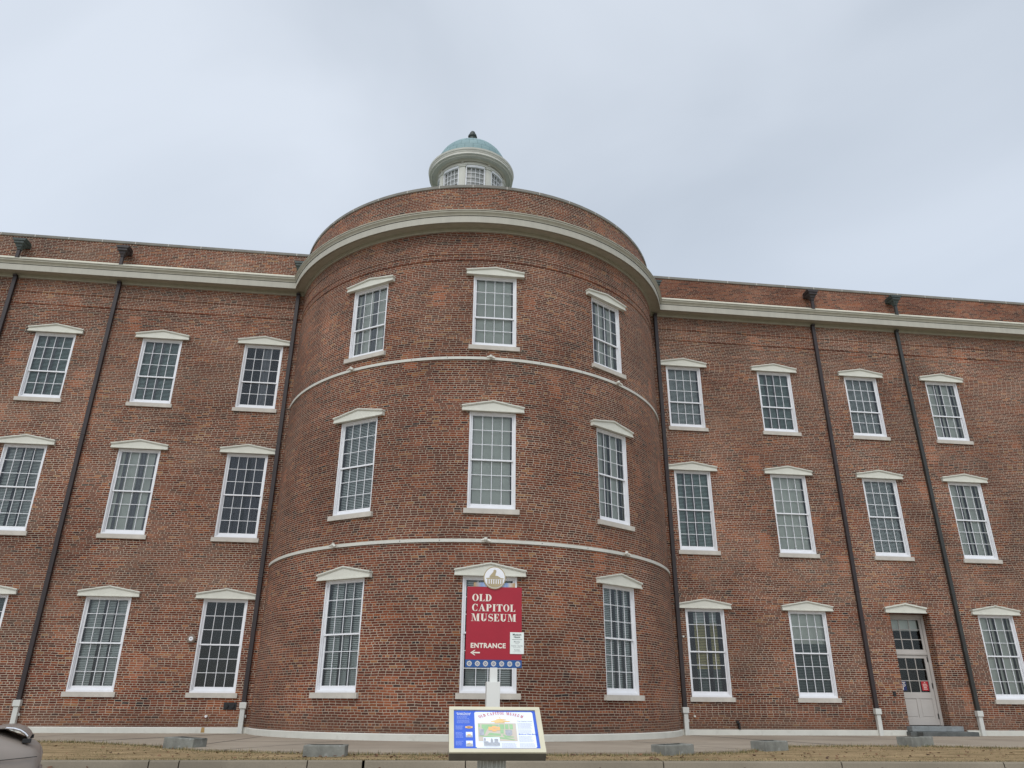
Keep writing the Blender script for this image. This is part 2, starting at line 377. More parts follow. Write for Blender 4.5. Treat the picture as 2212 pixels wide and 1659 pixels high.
# flat wings
def wall_grid(mb, x0, x1, Y, z0, z1, holes, mi=0, depth=.30):
    xs = sorted({x0, x1, *[h[0] for h in holes], *[h[1] for h in holes]}); zs = sorted({z0, z1, *[h[2] for h in holes], *[h[3] for h in holes]})
    for i in range(len(xs)-1):
        for j in range(len(zs)-1):
            cx_, cz_ = (xs[i]+xs[i+1])/2, (zs[j]+zs[j+1])/2
            if any(h[0] < cx_ < h[1] and h[2] < cz_ < h[3] for h in holes): continue
            p = [(xs[i], zs[j]), (xs[i+1], zs[j]), (xs[i+1], zs[j+1]), (xs[i], zs[j+1])]
            mb.face([(a, Y, b) for a, b in p], p, mi)
    for h in holes:
        d = h[4] if len(h) > 4 else depth
        a, b, c, e = h[:4]
        mb.face([(a, Y, c), (a, Y, e), (a, Y+d, e), (a, Y+d, c)], [(a, c), (a, e), (a-d, e), (a-d, c)], mi)
        mb.face([(b, Y, e), (b, Y, c), (b, Y+d, c), (b, Y+d, e)], [(b, e), (b, c), (b+d, c), (b+d, e)], mi)
        mb.face([(a, Y, e), (b, Y, e), (b, Y+d, e), (a, Y+d, e)], None, mi)
        mb.face([(b, Y, c), (a, Y, c), (a, Y+d, c), (b, Y+d, c)], None, mi)
def holes_for(xs, door=False):
    h = []
    for x in xs:
        for r_ in range(3):
            if door and r_ == 0 and abs(x-17.17) < .1: h.append((DOOR_X[0], DOOR_X[1], .24, ZH[0], .62)); continue
            h.append((x-HW, x+HW, ZS[r_]+SILL, ZH[r_]))
    return h
XL, XR = -26., 34.
JL, JR = CX-RR*math.sin(R(74.8)), CX+RR*math.sin(R(72.3))
mb = shift(MB()); wall_grid(mb, XL, JL+.2, 0, 0, Z_FAS+.05, holes_for(LX)); mb.build('brick_wall', M['brick'], B)
mb = shift(MB()); wall_grid(mb, JR-.2, XR, YR, 0, Z_FAS+.05, holes_for(RX, True)); mb.build('brick_wall', M['brick'], B)
# round bay
def P(th, r_, z): return (CX+r_*math.sin(th), CY-r_*math.cos(th), z)
TH = [-.6019, .0019, .5928]
HA_ = {(j, k): (.742 if (j, k) == (1, 0) else HW)/RR for j in range(3) for k in range(3)}; TL, TR = -R(76.5), R(75)
HA = math.asin(HW/RR)
def thetas(a, b, n=100, extra=()):
    t = [a+(b-a)*i/n for i in range(n+1)]
    t = [x for x in t if all(abs(x-e) > .006 for e in extra)]
    return sorted(t+list(extra))
mb = shift(MB())
ex = sorted({t+s_*HA_[j, k] for j, t in enumerate(TH) for k in range(3) for s_ in (-1, 1)})
ts = thetas(TL, TR, 110, ex)
zs = sorted({0., Z_FAS+.05, *[z+SILL for z in RZS], *RZH})
for i in range(len(ts)-1):
    for j in range(len(zs)-1):
        ct, cz = (ts[i]+ts[i+1])/2, (zs[j]+zs[j+1])/2
        if any(abs(ct-t) < HA_[q_, k] and RZS[k]+SILL < cz < RZH[k] for q_, t in enumerate(TH) for k in range(3)): continue
        q = [(ts[i], zs[j]), (ts[i+1], zs[j]), (ts[i+1], zs[j+1]), (ts[i], zs[j+1])]
        mb.face([P(a, RR, b) for a, b in q], [(a*RR, b) for a, b in q])
for j, t in enumerate(TH):
    n_ = Vector((-math.sin(t), math.cos(t), 0))*.3
    for k in range(3):
        c, e = RZS[k]+SILL, RZH[k]; HA = HA_[j, k]
        for s_ in (-1, 1):
            a = Vector(P(t+s_*HA, RR, 0)); u0 = (t+s_*HA)*RR
            A, C_ = a+Vector((0, 0, c)), a+Vector((0, 0, e))
            q = [A, C_, C_+n_, A+n_]; w = [(u0, c), (u0, e), (u0+s_*.3, e), (u0+s_*.3, c)]
            mb.face(q if s_ < 0 else q[::-1], w if s_ < 0 else w[::-1])
        for z in (c, e):
            a, b = Vector(P(t-HA, RR, z)), Vector(P(t+HA, RR, z)); mb.face([a, b, b+n_, a+n_])
mb.build('curved_brick_wall', M['brick_round'], B)

# sweep of a profile (out, z) along the whole facade: left wing, bay, right wing
def bay_path(out):
    # where the offset circle meets the offset wing lines
    rl = RR+out; tl = -math.acos((CY+out)/rl); tr = math.acos((CY-YR+out)/rl)
    return tl, tr
def sweep(prof, mats, name, parts=('left', 'bay', 'right'), mi=None, n=90, parent=B):
    objs = []
    for part in parts:
        mb = shift(MB()); rows = []
        for (o_, z) in prof:
            tl, tr = bay_path(o_)
            if part == 'left': pts = [(XL, -o_, z), (CX+(RR+o_)*math.sin(tl), -o_, z)]; us = [XL, pts[1][0]]
            elif part == 'right': pts = [(CX+(RR+o_)*math.sin(tr), YR-o_, z), (XR, YR-o_, z)]; us = [pts[0][0], XR]
            else:
                pts = [P(tl+(tr-tl)*i/n, RR+o_, z) for i in range(n+1)]; us = [(tl+(tr-tl)*i/n)*RR for i in range(n+1)]
            rows.append((pts, us))
        L = [0.]
        for p, q in zip(prof, prof[1:]): L.append(L[-1]+math.hypot(p[0]-q[0], p[1]-q[1]))
        for i in range(len(rows)-1):
            for j in range(len(rows[i][0])-1):
                a = [rows[i][0][j], rows[i][0][j+1], rows[i+1][0][j+1], rows[i+1][0][j]]
                mb.face(a, [(rows[i][1][j], prof[0][1]+L[i]), (rows[i][1][j+1], prof[0][1]+L[i]), (rows[i+1][1][j+1], prof[0][1]+L[i+1]), (rows[i+1][1][j], prof[0][1]+L[i+1])], mi[i] if mi else 0)
        objs.append(mb.build(name, mats, parent, smooth=False, autos=(part == 'bay')))
    return objs
zf, zl = Z_FAS, Z_LIP
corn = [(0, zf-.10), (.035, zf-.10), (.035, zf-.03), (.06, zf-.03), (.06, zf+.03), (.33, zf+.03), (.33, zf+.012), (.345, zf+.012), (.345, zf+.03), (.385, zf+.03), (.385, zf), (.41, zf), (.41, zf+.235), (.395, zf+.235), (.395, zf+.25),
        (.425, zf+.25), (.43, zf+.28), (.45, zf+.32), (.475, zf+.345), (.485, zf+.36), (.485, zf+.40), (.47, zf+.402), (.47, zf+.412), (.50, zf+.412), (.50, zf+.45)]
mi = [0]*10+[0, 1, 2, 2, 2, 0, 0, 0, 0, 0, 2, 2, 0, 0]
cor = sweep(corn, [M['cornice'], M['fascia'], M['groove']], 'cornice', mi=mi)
fl_ = [(.50, zf+.45), (.46, zf+.47), (0.0, zf+.79)]
sweep([(a, b) for a, b in fl_], M['flash'], 'flashing')
# parapet walls and coping
sweep([(0, zf), (0, Z_PAR-.10)], [M['brick_parapet']], 'parapet', ('right',))
sweep([(0, zf), (0, Z_PAR-.10)], [M['brick']], 'parapet', ('left',))
sweep([(0, zf), (0, Z_PAR-.10)], [M['brick_round']], 'parapet', ('bay',))
sweep([(0, Z_PAR-.10), (.035, Z_PAR-.10), (.035, Z_PAR), (-.4, Z_PAR), (-.4, zf)], M['coping'], 'coping')
for parts, step in ((('left',), 1.2), (('right',), 1.25), (('bay',), 0)):
    if step:
        x = XL+.3 if parts[0] == 'left' else JR+.9
        yy = 0 if parts[0] == 'left' else YR
        while x < (JL if parts[0] == 'left' else XR): mb = shift(MB()); mb.box(x-.012, x+.012, yy-.038, yy-.02, Z_PAR-.102, Z_PAR+.002); x += step; mb.build('coping_joint', M['joint'], B)
    else:
        for i in range(-8, 9):
            mb = shift(MB()); t = .05+i*.163
            a, b = P(t-.0017, RR+.038, 0), P(t+.0017, RR+.038, 0); c, d = P(t+.0017, RR+.02, 0), P(t-.0017, RR+.02, 0)
            z0, z1 = Z_PAR-.102, Z_PAR+.002
            q = [a, b, c, d]
            for k in range(4):
                u, w = q[k], q[(k+1) % 4]; mb.face([(u[0], u[1], z0), (w[0], w[1], z0), (w[0], w[1], z1), (u[0], u[1], z1)])
            mb.build('coping_joint', M['joint'], B)
# corbelled brick courses high on the wall
for zc in (13.02+G, 13.24+G, 13.72+G):
    h_ = .035
    sweep([(0, zc), (.018, zc), (.018, zc+h_), (0, zc+h_)], [M['brick']], 'brick_band', ('left', 'right'))
    sweep([(0, zc+.16), (.018, zc+.16), (.018, zc+.16+h_), (0, zc+.16+h_)], [M['brick_round']], 'brick_band', ('bay',))
# plinth
def plinth(part):
    pr = [(0, Z_PL), (.05, Z_PL), (.065, Z_PL-.02), (.065, 0-.05)]
    return sweep([(a, b) for a, b in pr[::-1]], M['plinth'], 'plinth', (part,))
for p_ in ('left', 'bay'): plinth(p_)
for xa, xb in ((JR-.03, 16.45), (18.62, XR)):
    mb = shift(MB()); mb.box(xa, xb, YR-.065, YR+.02, -.05, Z_PL, skip='b'); mb.build('plinth', M['plinth'], B, bevel=.012)
# string courses on the bay, each with three small floodlights
def floodlight(parent, t, z):
    e = parent
    mb = shift(MB())
    n_ = Vector((math.sin(t), -math.cos(t), 0)); tg = Vector((math.cos(t), math.sin(t), 0)); c = Vector(P(t, RR+.035, z))
    def cyl(c0, ax, r_, l, k=12, r2=None):
        r2 = r2 or r_
        up = Vector((0, 0, 1)); s1 = ax.cross(up).normalized() if abs(ax.z) < .9 else Vector((1, 0, 0)); s2 = ax.cross(s1)
        rows = [[c0+ax*d+(s1*math.cos(2*pi*j/k)+s2*math.sin(2*pi*j/k))*rr_ for j in range(k)] for d, rr_ in ((0, 0.001), (0, r_), (l, r2), (l, .001))]
        mb.grid(rows, closed=True)
    cyl(c, n_, .045, .06)
    cyl(c+n_*.08+tg*(-.04)+Vector((0, 0, .01)), (tg*-.8+Vector((0, 0, -.25))).normalized(), .032, .09, r2=.022)
    cyl(c+n_*.08+tg*(.04), (tg*.8+Vector((0, 0, -.35))).normalized(), .032, .09, r2=.040)
    cyl(c+n_*.055, Vector((0, 0, 1)), .045, .07)
    o = mb.build('floodlight', M['lampwhite'], e, autos=True)
    return o
for zc, tt in ((9.70+G, (-.664, -.0127, .641)), (4.15+G, (-.666, -.0187, .635))):
    o = sweep([(0, zc-.045), (.034, zc-.045), (.034, zc+.042), (0, zc+.042)], M['plinth'], 'string_course', ('bay',))[0]
    for t in tt: floodlight(o, t, zc+.01)
    mb = shift(MB())
    for t in (-.36, .21, -.2, .42): 
        a = Vector(P(t, RR+.037, zc)); tg = Vector((math.cos(t), math.sin(t), 0))
        mb.face([a+tg*(.014*math.cos(k))+Vector((0, 0, .014*math.sin(k))) for k in [2*pi*i/8 for i in range(8)]])
    mb.build('weep_holes', M['black'], o)
# roof, back and inside (kept dark)
mb = shift(MB())
mb.box(XL, XR, .01, 16, 0, zf, mi=0, skip='fdt'); mb.build('rear_walls', M['brick'], B)
mb = shift(MB())
mb.face([(XL, .4, zf+.3), (XR, .4, zf+.3), (XR, 16, zf+.3), (XL, 16, zf+.3)])
mb.face([P(a, RR-.3, zf+.3) for a in [TL+(TR-TL)*i/40 for i in range(41)]])
mb.build('roof', M['roof'], B)
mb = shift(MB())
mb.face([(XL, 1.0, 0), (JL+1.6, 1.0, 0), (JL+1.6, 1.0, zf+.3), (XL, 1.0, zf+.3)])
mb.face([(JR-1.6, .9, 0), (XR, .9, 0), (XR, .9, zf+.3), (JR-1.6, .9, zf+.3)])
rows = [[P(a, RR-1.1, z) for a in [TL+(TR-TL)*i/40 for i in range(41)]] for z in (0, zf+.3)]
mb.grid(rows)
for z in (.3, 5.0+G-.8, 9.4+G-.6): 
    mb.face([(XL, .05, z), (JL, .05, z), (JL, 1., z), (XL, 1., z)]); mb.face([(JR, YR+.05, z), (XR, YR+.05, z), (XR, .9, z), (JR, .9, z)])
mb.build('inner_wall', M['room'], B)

# ------------------------------------------------------------------ windows
MESH = {}
def inst(key, maker, name, mats, parent, bevel=0):
    if key not in MESH:
        mb = MB(); maker(mb); o = mb.build(name, mats, parent, bevel=0); MESH[key] = o.data
    else:
        o = bpy.data.objects.new(name, MESH[key]); col.objects.link(o); o.parent = parent
    return o
def window(x, y, rz, r_, zs_, zh_, za_, kind, hood=(.92, .92), round_=False, hw2=None, hwin=HW):
    H = zh_-zs_; top = H; a = hwin; nu = 3; nl = 3 if r_ < 2 else 2
    key = (r_, round_, hwin)
    yo = .05 if round_ else .02
    z0 = SILL
    def frame(mb):
        # outer brick mould then inner stop
        w = .042
        for (x0, x1, zz0, zz1) in ((-a, -a+w, z0, top), (a-w, a, z0, top)): mb.box(x0, x1, yo, yo+.12, zz0, zz1)
        mb.box(-a+w, a-w, yo, yo+.12, top-w, top); mb.box(-a+w, a-w, yo, yo+.12, z0, z0+.05)
        w2 = .024; b = a-w; y1 = yo+.04
        mb.box(-b, -b+w2, y1, y1+.12, z0+.05, top-w); mb.box(b-w2, b, y1, y1+.12, z0+.05, top-w)
        mb.box(-b+w2, b-w2, y1, y1+.12, top-w-.03, top-w); mb.box(-b+w2, b-w2, y1, y1+.10, z0+.05, z0+.075)
    o = inst(('f',)+key, frame, 'window', M['white'], B); o.location = loc(x, y, zs_); o.rotation_euler = (0, 0, rz)
    b = a-.066; zb, zt = z0+.075, top-.062
    g = .042; hpane = (zt-zb-.10-.045-.05)/(nu+nl); zm = zb+.10+nl*hpane
    yu, yl = yo+.06, yo+.10       # upper sash stands further out than the lower one
    def sash(mb):
        for (s0, s1, yy, bot, tp, n) in ((zb, zm+.02, yl, .10, .03, nl), (zm-.02, zt, yu, .045, .032, nu)):
            mb.box(-b, -b+g, yy, yy+.038, s0, s1); mb.box(b-g, b, yy, yy+.038, s0, s1)
            mb.box(-b+g, b-g, yy, yy+.038, s0, s0+bot); mb.box(-b+g, b-g, yy, yy+.038, s1-tp, s1)
            lo, hi = s0+bot, s1-tp; mw = .0082
            for i in range(1, 4):
                xx = -b+g+(2*b-2*g)*i/4; mb.box(xx-mw, xx+mw, yy+.004, yy+.03, lo, hi)
            for j in range(1, n):
                zz = lo+(hi-lo)*j/n; mb.box(-b+g, b-g, yy+.006, yy+.028, zz-mw, zz+mw)
    inst(('s',)+key, sash, 'sash', M['white'], o)
    def pane(mb):
        mb.face([(-b+g, yl+.02, zb+.1), (b-g, yl+.02, zb+.1), (b-g, yl+.02, zm), (-b+g, yl+.02, zm)])
        mb.face([(-b+g, yu+.02, zm), (b-g, yu+.02, zm), (b-g, yu+.02, zt-.03), (-b+g, yu+.02, zt-.03)])
    inst(('p',)+key, pane, 'pane', M['glass'], o)
    def sill(mb):
        w = hw2 or .765; mb.box(-w, w, -.06 if not round_ else -.05, .2, 0, SILL)
    inst(('sl', hw2)+key, sill, 'sill', M['sill'], o)
    dz = za_-zh_
    hwid = hood[0]
    def lintel(mb):
        yF = -.085 if not round_ else -.07
        e = .14; w = hwid
        mb.prism([(-w, 0), (w, 0), (w, e), (0, dz-.03), (-w, e)], yF, .1)                  # body
        mb.box(-w-.008, w+.008, yF-.02, yF-.002, -.004, .035)                                # bottom fillet
        for s_ in (-1, 1):                                                                  # raking moulds
            p = [(s_*(w+.02), e-.012), (s_*(w+.02), e+.022), (0, dz+.008), (0, dz-.026)]
            mb.prism(p if s_ > 0 else p[::-1], yF-.04, .1)
            p = [(s_*(w-.005), e-.031), (s_*(w-.005), e-.013), (0, dz-.027), (0, dz-.045)]
            mb.prism(p if s_ > 0 else p[::-1], yF-.025, yF-.001)
    l = inst(('l', hwid, round(dz, 3))+key, lintel, 'lintel', M['hood'], o); l.location = (0, 0, top)
    # what hangs behind the glass
    yb = yo+.19
    X0, X1 = -b, b
    def slats(z_0, z_1, tilt=.010, p=.05, shift_=0.):
        def f(mb):
            z = z_0
            while z < z_1:
                mb.face([(X0, yb+shift_-tilt, z), (X1, yb+shift_-tilt, z), (X1, yb+shift_+.012, z+p*.74), (X0, yb+shift_+.012, z+p*.74)])
                z += p
        return f
    def drapes(xs, amp=.03):
        def f(mb):
            for (u0, u1) in xs:
                n = max(3, int((u1-u0)/.04)); rows = []
                for z in (zb, zt): rows.append([(u0+(u1-u0)*i/n, yb-.045+amp*math.sin(i*1.9), z) for i in range(n+1)])
                mb.grid(rows)
        return f
    def flat(z_0, z_1, yy=0.):
        def f(mb): mb.face([(X0, yb+yy, z_0), (X1, yb+yy, z_0), (X1, yb+yy, z_1), (X0, yb+yy, z_1)])
        return f
    for i, (what, mat, args) in enumerate(kind):
        fn = {'slats': lambda: slats(zb+(zt-zb)*args[0], zb+(zt-zb)*args[1]), 'drape': lambda: drapes([(X0+(X1-X0)*p_, X0+(X1-X0)*q_) for p_, q_ in args]),
              'flat': lambda: flat(zb+(zt-zb)*args[0], zb+(zt-zb)*args[1])}[what]()
        inst(('c', what, mat, str(args))+key, fn, {'slats': 'blind', 'drape': 'curtain', 'flat': 'roller_shade'}[what], M[mat], o)
    return o
BL = [('slats', 'slat', (0, 1)), ('drape', 'drape', ((0, .06), (.94, 1)))]
BT = [('slats', 'slat', (0, 1)), ('drape', 'drape', ((0, .07), (.40, .47), (.66, .72), (.96, 1)))]
BG = [('slats', 'slat_green', (0, 1)), ('drape', 'drape_pale', ((.22, .3), (.48, .56)))]
BD = [('slats', 'slat_dark', (0, 1))]
SH = [('flat', 'shade', (0, 1)), ('drape', 'drape', ((0, .05), (.94, 1)))]
SD = [('flat', 'shade', (0, 1)), ('drape', 'drape', ((.30, .36), (.46, .52), (.84, .9)))]
SDL = [('flat', 'shade', (0, 1)), ('drape', 'drape_pale', ((.12, .2), (.52, .66), (.9, 1)))]
DK = []
CU = [('drape', 'drape_pale', ((.50, .74),))]
CD = [('drape', 'drape', ((.05, .5), (.6, .95)))]
SB = [('flat', 'shade', (.62, 1)), ('slats', 'slat_dark', (0, .62))]
SY = [('slats', 'slat_yellow_lit', (.30, .85)), ('slats', 'slat_dark', (0, .30)), ('slats', 'slat', (.85, 1)), ('drape', 'drape', ((0, .2), (.55, .65), (.86, 1)))]
KL = {(0, 0): BL, (1, 0): BT, (2, 0): BG, (3, 0): BT}
kinds = {('L', 0): [BL, BL, BG], ('L', 1): [BD, BT, BG], ('L', 2): [BT, SDL, BG], ('L', 3): [DK, CD, CU],
         ('R', 0): [SY, BG, BL], ('R', 1): [SB, SH, BG], ('R', 2): [None, BL, BL], ('R', 3): [SD, SD, SD], ('R', 4): [BL, BL, BL]}
for sd_, xs_, y_ in (('L', LX, 0.), ('R', RX, YR)):
    for i, x in enumerate(xs_):
        for r_ in range(3):
            kd = kinds[(sd_, i)][r_]
            if kd is None: continue
            xx = -13.40 if (sd_ == 'L' and i == 1 and r_ == 0) else x
            window(x, y_, 0, r_, ZS[r_], ZH[r_], ZA[r_], kd)
rk = {0: [BT, BL, SDL], 1: [BL, SH, SH], 2: [BT, SD, SDL]}
for j, t in enumerate(TH):
    for r_ in range(3):
        x, y, _ = P(t, RR, 0)
        hw_ = .97 if (j == 1 and r_ == 0) else .92
        window(x, y, t, r_, RZS[r_], RZH[r_], RZA[r_], rk[j][r_], hood=(hw_, hw_), round_=True, hw2=.84 if (j == 1 and r_ == 0) else .79, hwin=HA_[j, r_]*RR)

# ------------------------------------------------------------------ door with transom light, deep in the wall
dx0, dx1 = DOOR_X; dY = YR+.42; dcx = (dx0+dx1)/2
z0 = .29; ztr = 1.72+G; ztop = ZH[0]
def door():
    d = empty('door', B, loc(0, 0, 0)); d.location = (-CX, 0, 0)
    mb = MB()
    fw = .10
    mb.box(dx0, dx0+fw, dY-.05, dY+.1, z0, ztop); mb.box(dx1-fw, dx1, dY-.05, dY+.1, z0, ztop)
    mb.box(dx0+fw, dx1-fw, dY-.05, dY+.1, ztop-.13, ztop); mb.box(dx0+fw, dx1-fw, dY-.04, dY+.1, ztr-.03, ztr+.06)
    mb.build('door_frame', M['door'], d, bevel=.008)
    # transom sash: 3 x 3
    a, b = dx0+fw, dx1-fw; lo, hi = ztr+.06, ztop-.13
    mb = MB(); g = .08
    mb.box(a, a+g, dY, dY+.04, lo, hi); mb.box(b-g, b, dY, dY+.04, lo, hi); mb.box(a+g, b-g, dY, dY+.04, lo, lo+.09); mb.box(a+g, b-g, dY, dY+.04, hi-.05, hi)
    for i in (1, 2):
        x = a+g+(b-a-2*g)*i/3; mb.box(x-.013, x+.013, dY+.006, dY+.034, lo+.09, hi-.05)
        z = lo+.09+(hi-lo-.14)*i/3; mb.box(a+g, b-g, dY+.009, dY+.031, z-.013, z+.013)
    mb.build('transom_sash', M['door'], d)
    mb = MB(); mb.face([(a+g, dY+.02, lo+.09), (b-g, dY+.02, lo+.09), (b-g, dY+.02, hi-.05), (a+g, dY+.02, hi-.05)]); mb.build('transom_pane', M['glass'], d)
    mb = MB(); mb.face([(a+g, dY+.12, lo+.09+.55*(hi-lo)), (b-g, dY+.12, lo+.09+.55*(hi-lo)), (b-g, dY+.12, hi-.05), (a+g, dY+.12, hi-.05)]); mb.build('transom_shade', M['shade'], d)
    # leaf
    lo, hi = z0+.02, ztr-.03; H = hi-lo; zg0 = lo+H*.46; zg1 = hi-.11
    mb = MB(); st = .12
    mb.box(a+.004, a+st, dY, dY+.045, lo, hi); mb.box(b-st, b-.004, dY, dY+.045, lo, hi)
    mb.box(a+st, b-st, dY, dY+.045, zg1, hi); mb.box(a+st, b-st, dY, dY+.045, lo, lo+.22); mb.box(a+st, b-st, dY, dY+.045, zg0-.2, zg0)
    mx = (a+b)/2; mb.box(mx-.05, mx+.05, dY, dY+.045, lo+.22, zg0-.2)
    for s0, s1 in ((a+st, mx-.05), (mx+.05, b-st)):
        mb.box(s0, s1, dY+.02, dY+.04, lo+.22, zg0-.2); mb.box(s0+.05, s1-.05, dY+.008, dY+.02, lo+.27, zg0-.25)
    for i in (1, 2):
        x = a+st+(b-a-2*st)*i/3; mb.box(x-.011, x+.011, dY+.005, dY+.04, zg0, zg1)
        z = zg0+(zg1-zg0)*i/3; mb.box(a+st, b-st, dY+.008, dY+.037, z-.011, z+.011)
    mb.build('door_leaf', M['door'], d, bevel=.004)
    mb = MB(); mb.face([(a+st, dY+.025, zg0), (b-st, dY+.025, zg0), (b-st, dY+.025, zg1), (a+st, dY+.025, zg1)]); mb.build('door_pane', M['glass'], d)
    mb = MB()
    for z in (lo+.28, lo+.5*H+.12, hi-.15): mb.box(b-.03, b-.006, dY-.02, dY-.001, z-.085, z+.085)
    mb.build('hinges', M['black'], d)
    # notices behind the lower panes
    pw = (b-a-2*st)/3; ph = (zg1-zg0)/3
    mb = MB(); x0, x1 = b-st-pw*.80, b-st-pw*.10; za, zb = zg0+ph*.14, zg0+ph*.95
    mb.box(x0, x1, dY+.012, dY+.018, za, zb)
    n_ = mb.build('red_notice', M['noticered'], d)
    mb = MB()
    for i, w in enumerate((.16, .62, .66, .50, .58)):
        zc = zb-(i+.8)*(zb-za)/5.8; c = (x0+x1)/2
        k = 0; xx = c-w*(x1-x0)/2
        while xx < c+w*(x1-x0)/2-.01:
            mb.box(xx, xx+.016, dY+.009, dY+.0115, zc-.013, zc+.013); xx += .024
    mb.build('notice_lettering', M['cream'], d)
    mb = MB(); x0, x1 = a+st+pw*.10, a+st+pw*.58; mb.box(x0, x1, dY+.012, dY+.018, zg0+ph*.15, zg0+ph*.95); mb.build('blue_sticker', paint('sticker_navy', (.02, .03, .12)), d)
    mb = MB(); c = ((x0+x1)/2, zg0+ph*.62)
    pts = [(c[0]+.05*math.cos(k*pi/10), c[1]+.05*math.sin(k*pi/10)) for k in range(20)]; inn = [(c[0]+.03*math.cos(k*pi/10), c[1]+.03*math.sin(k*pi/10)) for k in range(20)]
    mb.grid([[(p[0], dY+.010, p[1]) for p in pts], [(p[0], dY+.010, p[1]) for p in inn]], closed=True); mb.box(x0+.03, x1-.03, dY+.009, dY+.011, zg0+ph*.82, zg0+ph*.88)
    mb.box(x0+.03, x0+.05, dY+.009, dY+.011, zg0+ph*.2, zg0+ph*.5)
    mb.build('sticker_print', M['cream'], d)
    # lintel like the windows', narrower
    w = .76; e = .155; dz = .32; zz = ztop
    mb = MB(); mb.T = Matrix.Translation((17.19, YR, zz)); yF = -.085
    mb.prism([(-w, 0), (w, 0), (w, e), (0, dz-.03), (-w, e)], yF, .1); mb.box(-w-.008, w+.008, yF-.02, yF-.002, -.004, .035)
    for s_ in (-1, 1):
        p = [(s_*(w+.03), e-.02), (s_*(w+.03), e+.03), (0, dz+.012), (0, dz-.038)]; mb.prism(p if s_ > 0 else p[::-1], yF-.05, .1)
    mb.build('lintel', M['hood'], d)
door()
mb = shift(MB()); mb.box(16.48, 18.32, YR-.30, YR+.6, .13, .29); mb.build('door_step', M['step'], B, bevel=.015)
mb = shift(MB()); mb.box(16.62, 18.60, YR-.62, YR-.3, -.02, .13); mb.box(16.40, 18.6, YR-.30, YR-.0, -.02, .128); mb.build('door_step', M['stepd'], B, bevel=.015)

# ------------------------------------------------------------------ downspouts with rain heads
def downspout(x, Y, zbt, mat, head_mat, z_head=15.68+G, head=True, low=None):
    z_head -= .17
    d = shift(MB()); w = .066
    yy = Y-.03
    d.box(x-w, x+w, yy-.11, yy, zbt, zf-.04)
    d.box(x-w-.008, x+w+.008, yy-.118, yy+.02, 9.2, 9.24); d.box(x-w-.008, x+w+.008, yy-.118, yy+.02, 4.6, 4.64)
    d.box(x-w, x+w, yy-.16, yy, zf-.12, zf-.041)
    if head: d.box(x-w+.01, x+w-.01, Y-.40, Y-.30, zf+.46, z_head-.3)
    o = d.build('downspout', mat, B, bevel=.01)
    if head:
        h = shift(MB()); h.T = h.T @ Matrix.Translation((x, Y-.35, z_head))
        rings = [(.07, -.32), (.09, -.22), (.12, -.20), (.14, -.10), (.20, -.07), (.20, .02), (.235, .03), (.265, .10), (.28, .11), (.28, .14), (.24, .14)]
        rings = [(r_*.86, z*.9) for r_, z in rings]
        rows = [[(-r_, -min(r_, .2), z), (r_, -min(r_, .2), z), (r_, min(r_, .2), z), (-r_, min(r_, .2), z)] for r_, z in rings]
        h.grid(rows, closed=True)
        h.face([(-.2, -.19, .12), (.2, -.19, .12), (.2, .19, .12), (-.2, .19, .12)])
        h.box(-.17, .17, .1, .36, -.02, .17)
        h.build('rain_head', head_mat, o)
    b = shift(MB()); b.box(x-.072, x+.072, yy-.13, yy, -.02, zbt-.16); b.box(x-.105, x+.105, yy-.165, yy, zbt-.16, zbt+.02)
    b.box(x+.07, x+.12, yy-.06, yy, zbt-.42, zbt-.34)
    b.build('downspout_boot', M['boot'], o, bevel=.012)
    return o
downspout(-15.11, 0, -.0+G, M['brown'], M['patina'])
downspout(-11.50, 0, -.0+G, M['brown'], M['brown'])
downspout(-5.02, 0, -.02+G, M['brown'], M['patina'], z_head=15.55+G)
downspout(8.86, YR, -.07+G, M['brown'], M['patina'])
downspout(15.47, YR, -.07+G, M['brown'], M['brown'], z_head=15.75+G)
downspout(19.12, YR, -.12+G, paint('green_brown_downspout', (.030, .030, .027), .4, .3, 2, streak=True, dirt=((.07, .10, .09), .6)), M['patina'], z_head=15.78+G)

# small fittings on the wall
def disc(mb, c, r_, y0, y1, n=20, mi=0):
    rows = [[(c[0]+q*math.cos(2*pi*j/n), y, c[1]+q*math.sin(2*pi*j/n)) for j in range(n)] for q, y in ((r_, y1), (r_, y0), (.001, y0))]; mb.grid(rows, closed=True, mi=mi)
mb = shift(MB()); disc(mb, (-6.88, 1.82+G), .13, -.06, 0); disc(mb, (-6.88, 1.82+G), .10, -.09, -.06)
o = mb.build('wall_bell', paint('bell_tan', (.22, .17, .13)), B); mb = shift(MB()); disc(mb, (-6.88, 1.82+G), .065, -.105, -.09); disc(mb, (-6.88, 1.82+G), .014, -.11, -.105, mi=1); mb.build('bell_face', [M['white'], M['black']], o)
mb = shift(MB()); mb.box(-5.62, -5.24, -.02, .0, -.215+G, -.01+G); disc(mb, (-5.53, -.11+G), .05, -.09, -.02); disc(mb, (-5.34, -.11+G), .05, -.09, -.02); mb.build('hose_connection', M['black'], B)
mb = shift(MB()); disc(mb, (-6.07, -.40+G), .035, -.14, .0); mb.build('drain_spout', M['white'], B)
mb = shift(MB()); random.seed(3)
for i in range(7): x = -6.12+random.uniform(-.05, .05); mb.face([(x, -.066-.0005*i, .02), (x+.05, -.066-.0005*i, .02), (x+.035, -.066-.0005*i, Z_PL-.004), (x+.01, -.066-.0005*i, Z_PL-.004)])
mb.build('rust_stain', M['rust'], B)
mb = shift(MB()); mb.box(16.20, 16.29, YR-.05, YR, .34+G, .49+G); mb.build('intercom_box', M['black'], B, bevel=.008)
mb = shift(MB()); mb.box(10.62, 10.68, YR-.10, YR-.02, -.7+G, -.50+G); mb.box(10.56, 10.64, YR-.12, YR-.02, -.53+G, -.44+G); mb.build('black_pipe', M['black'], B, bevel=.015)
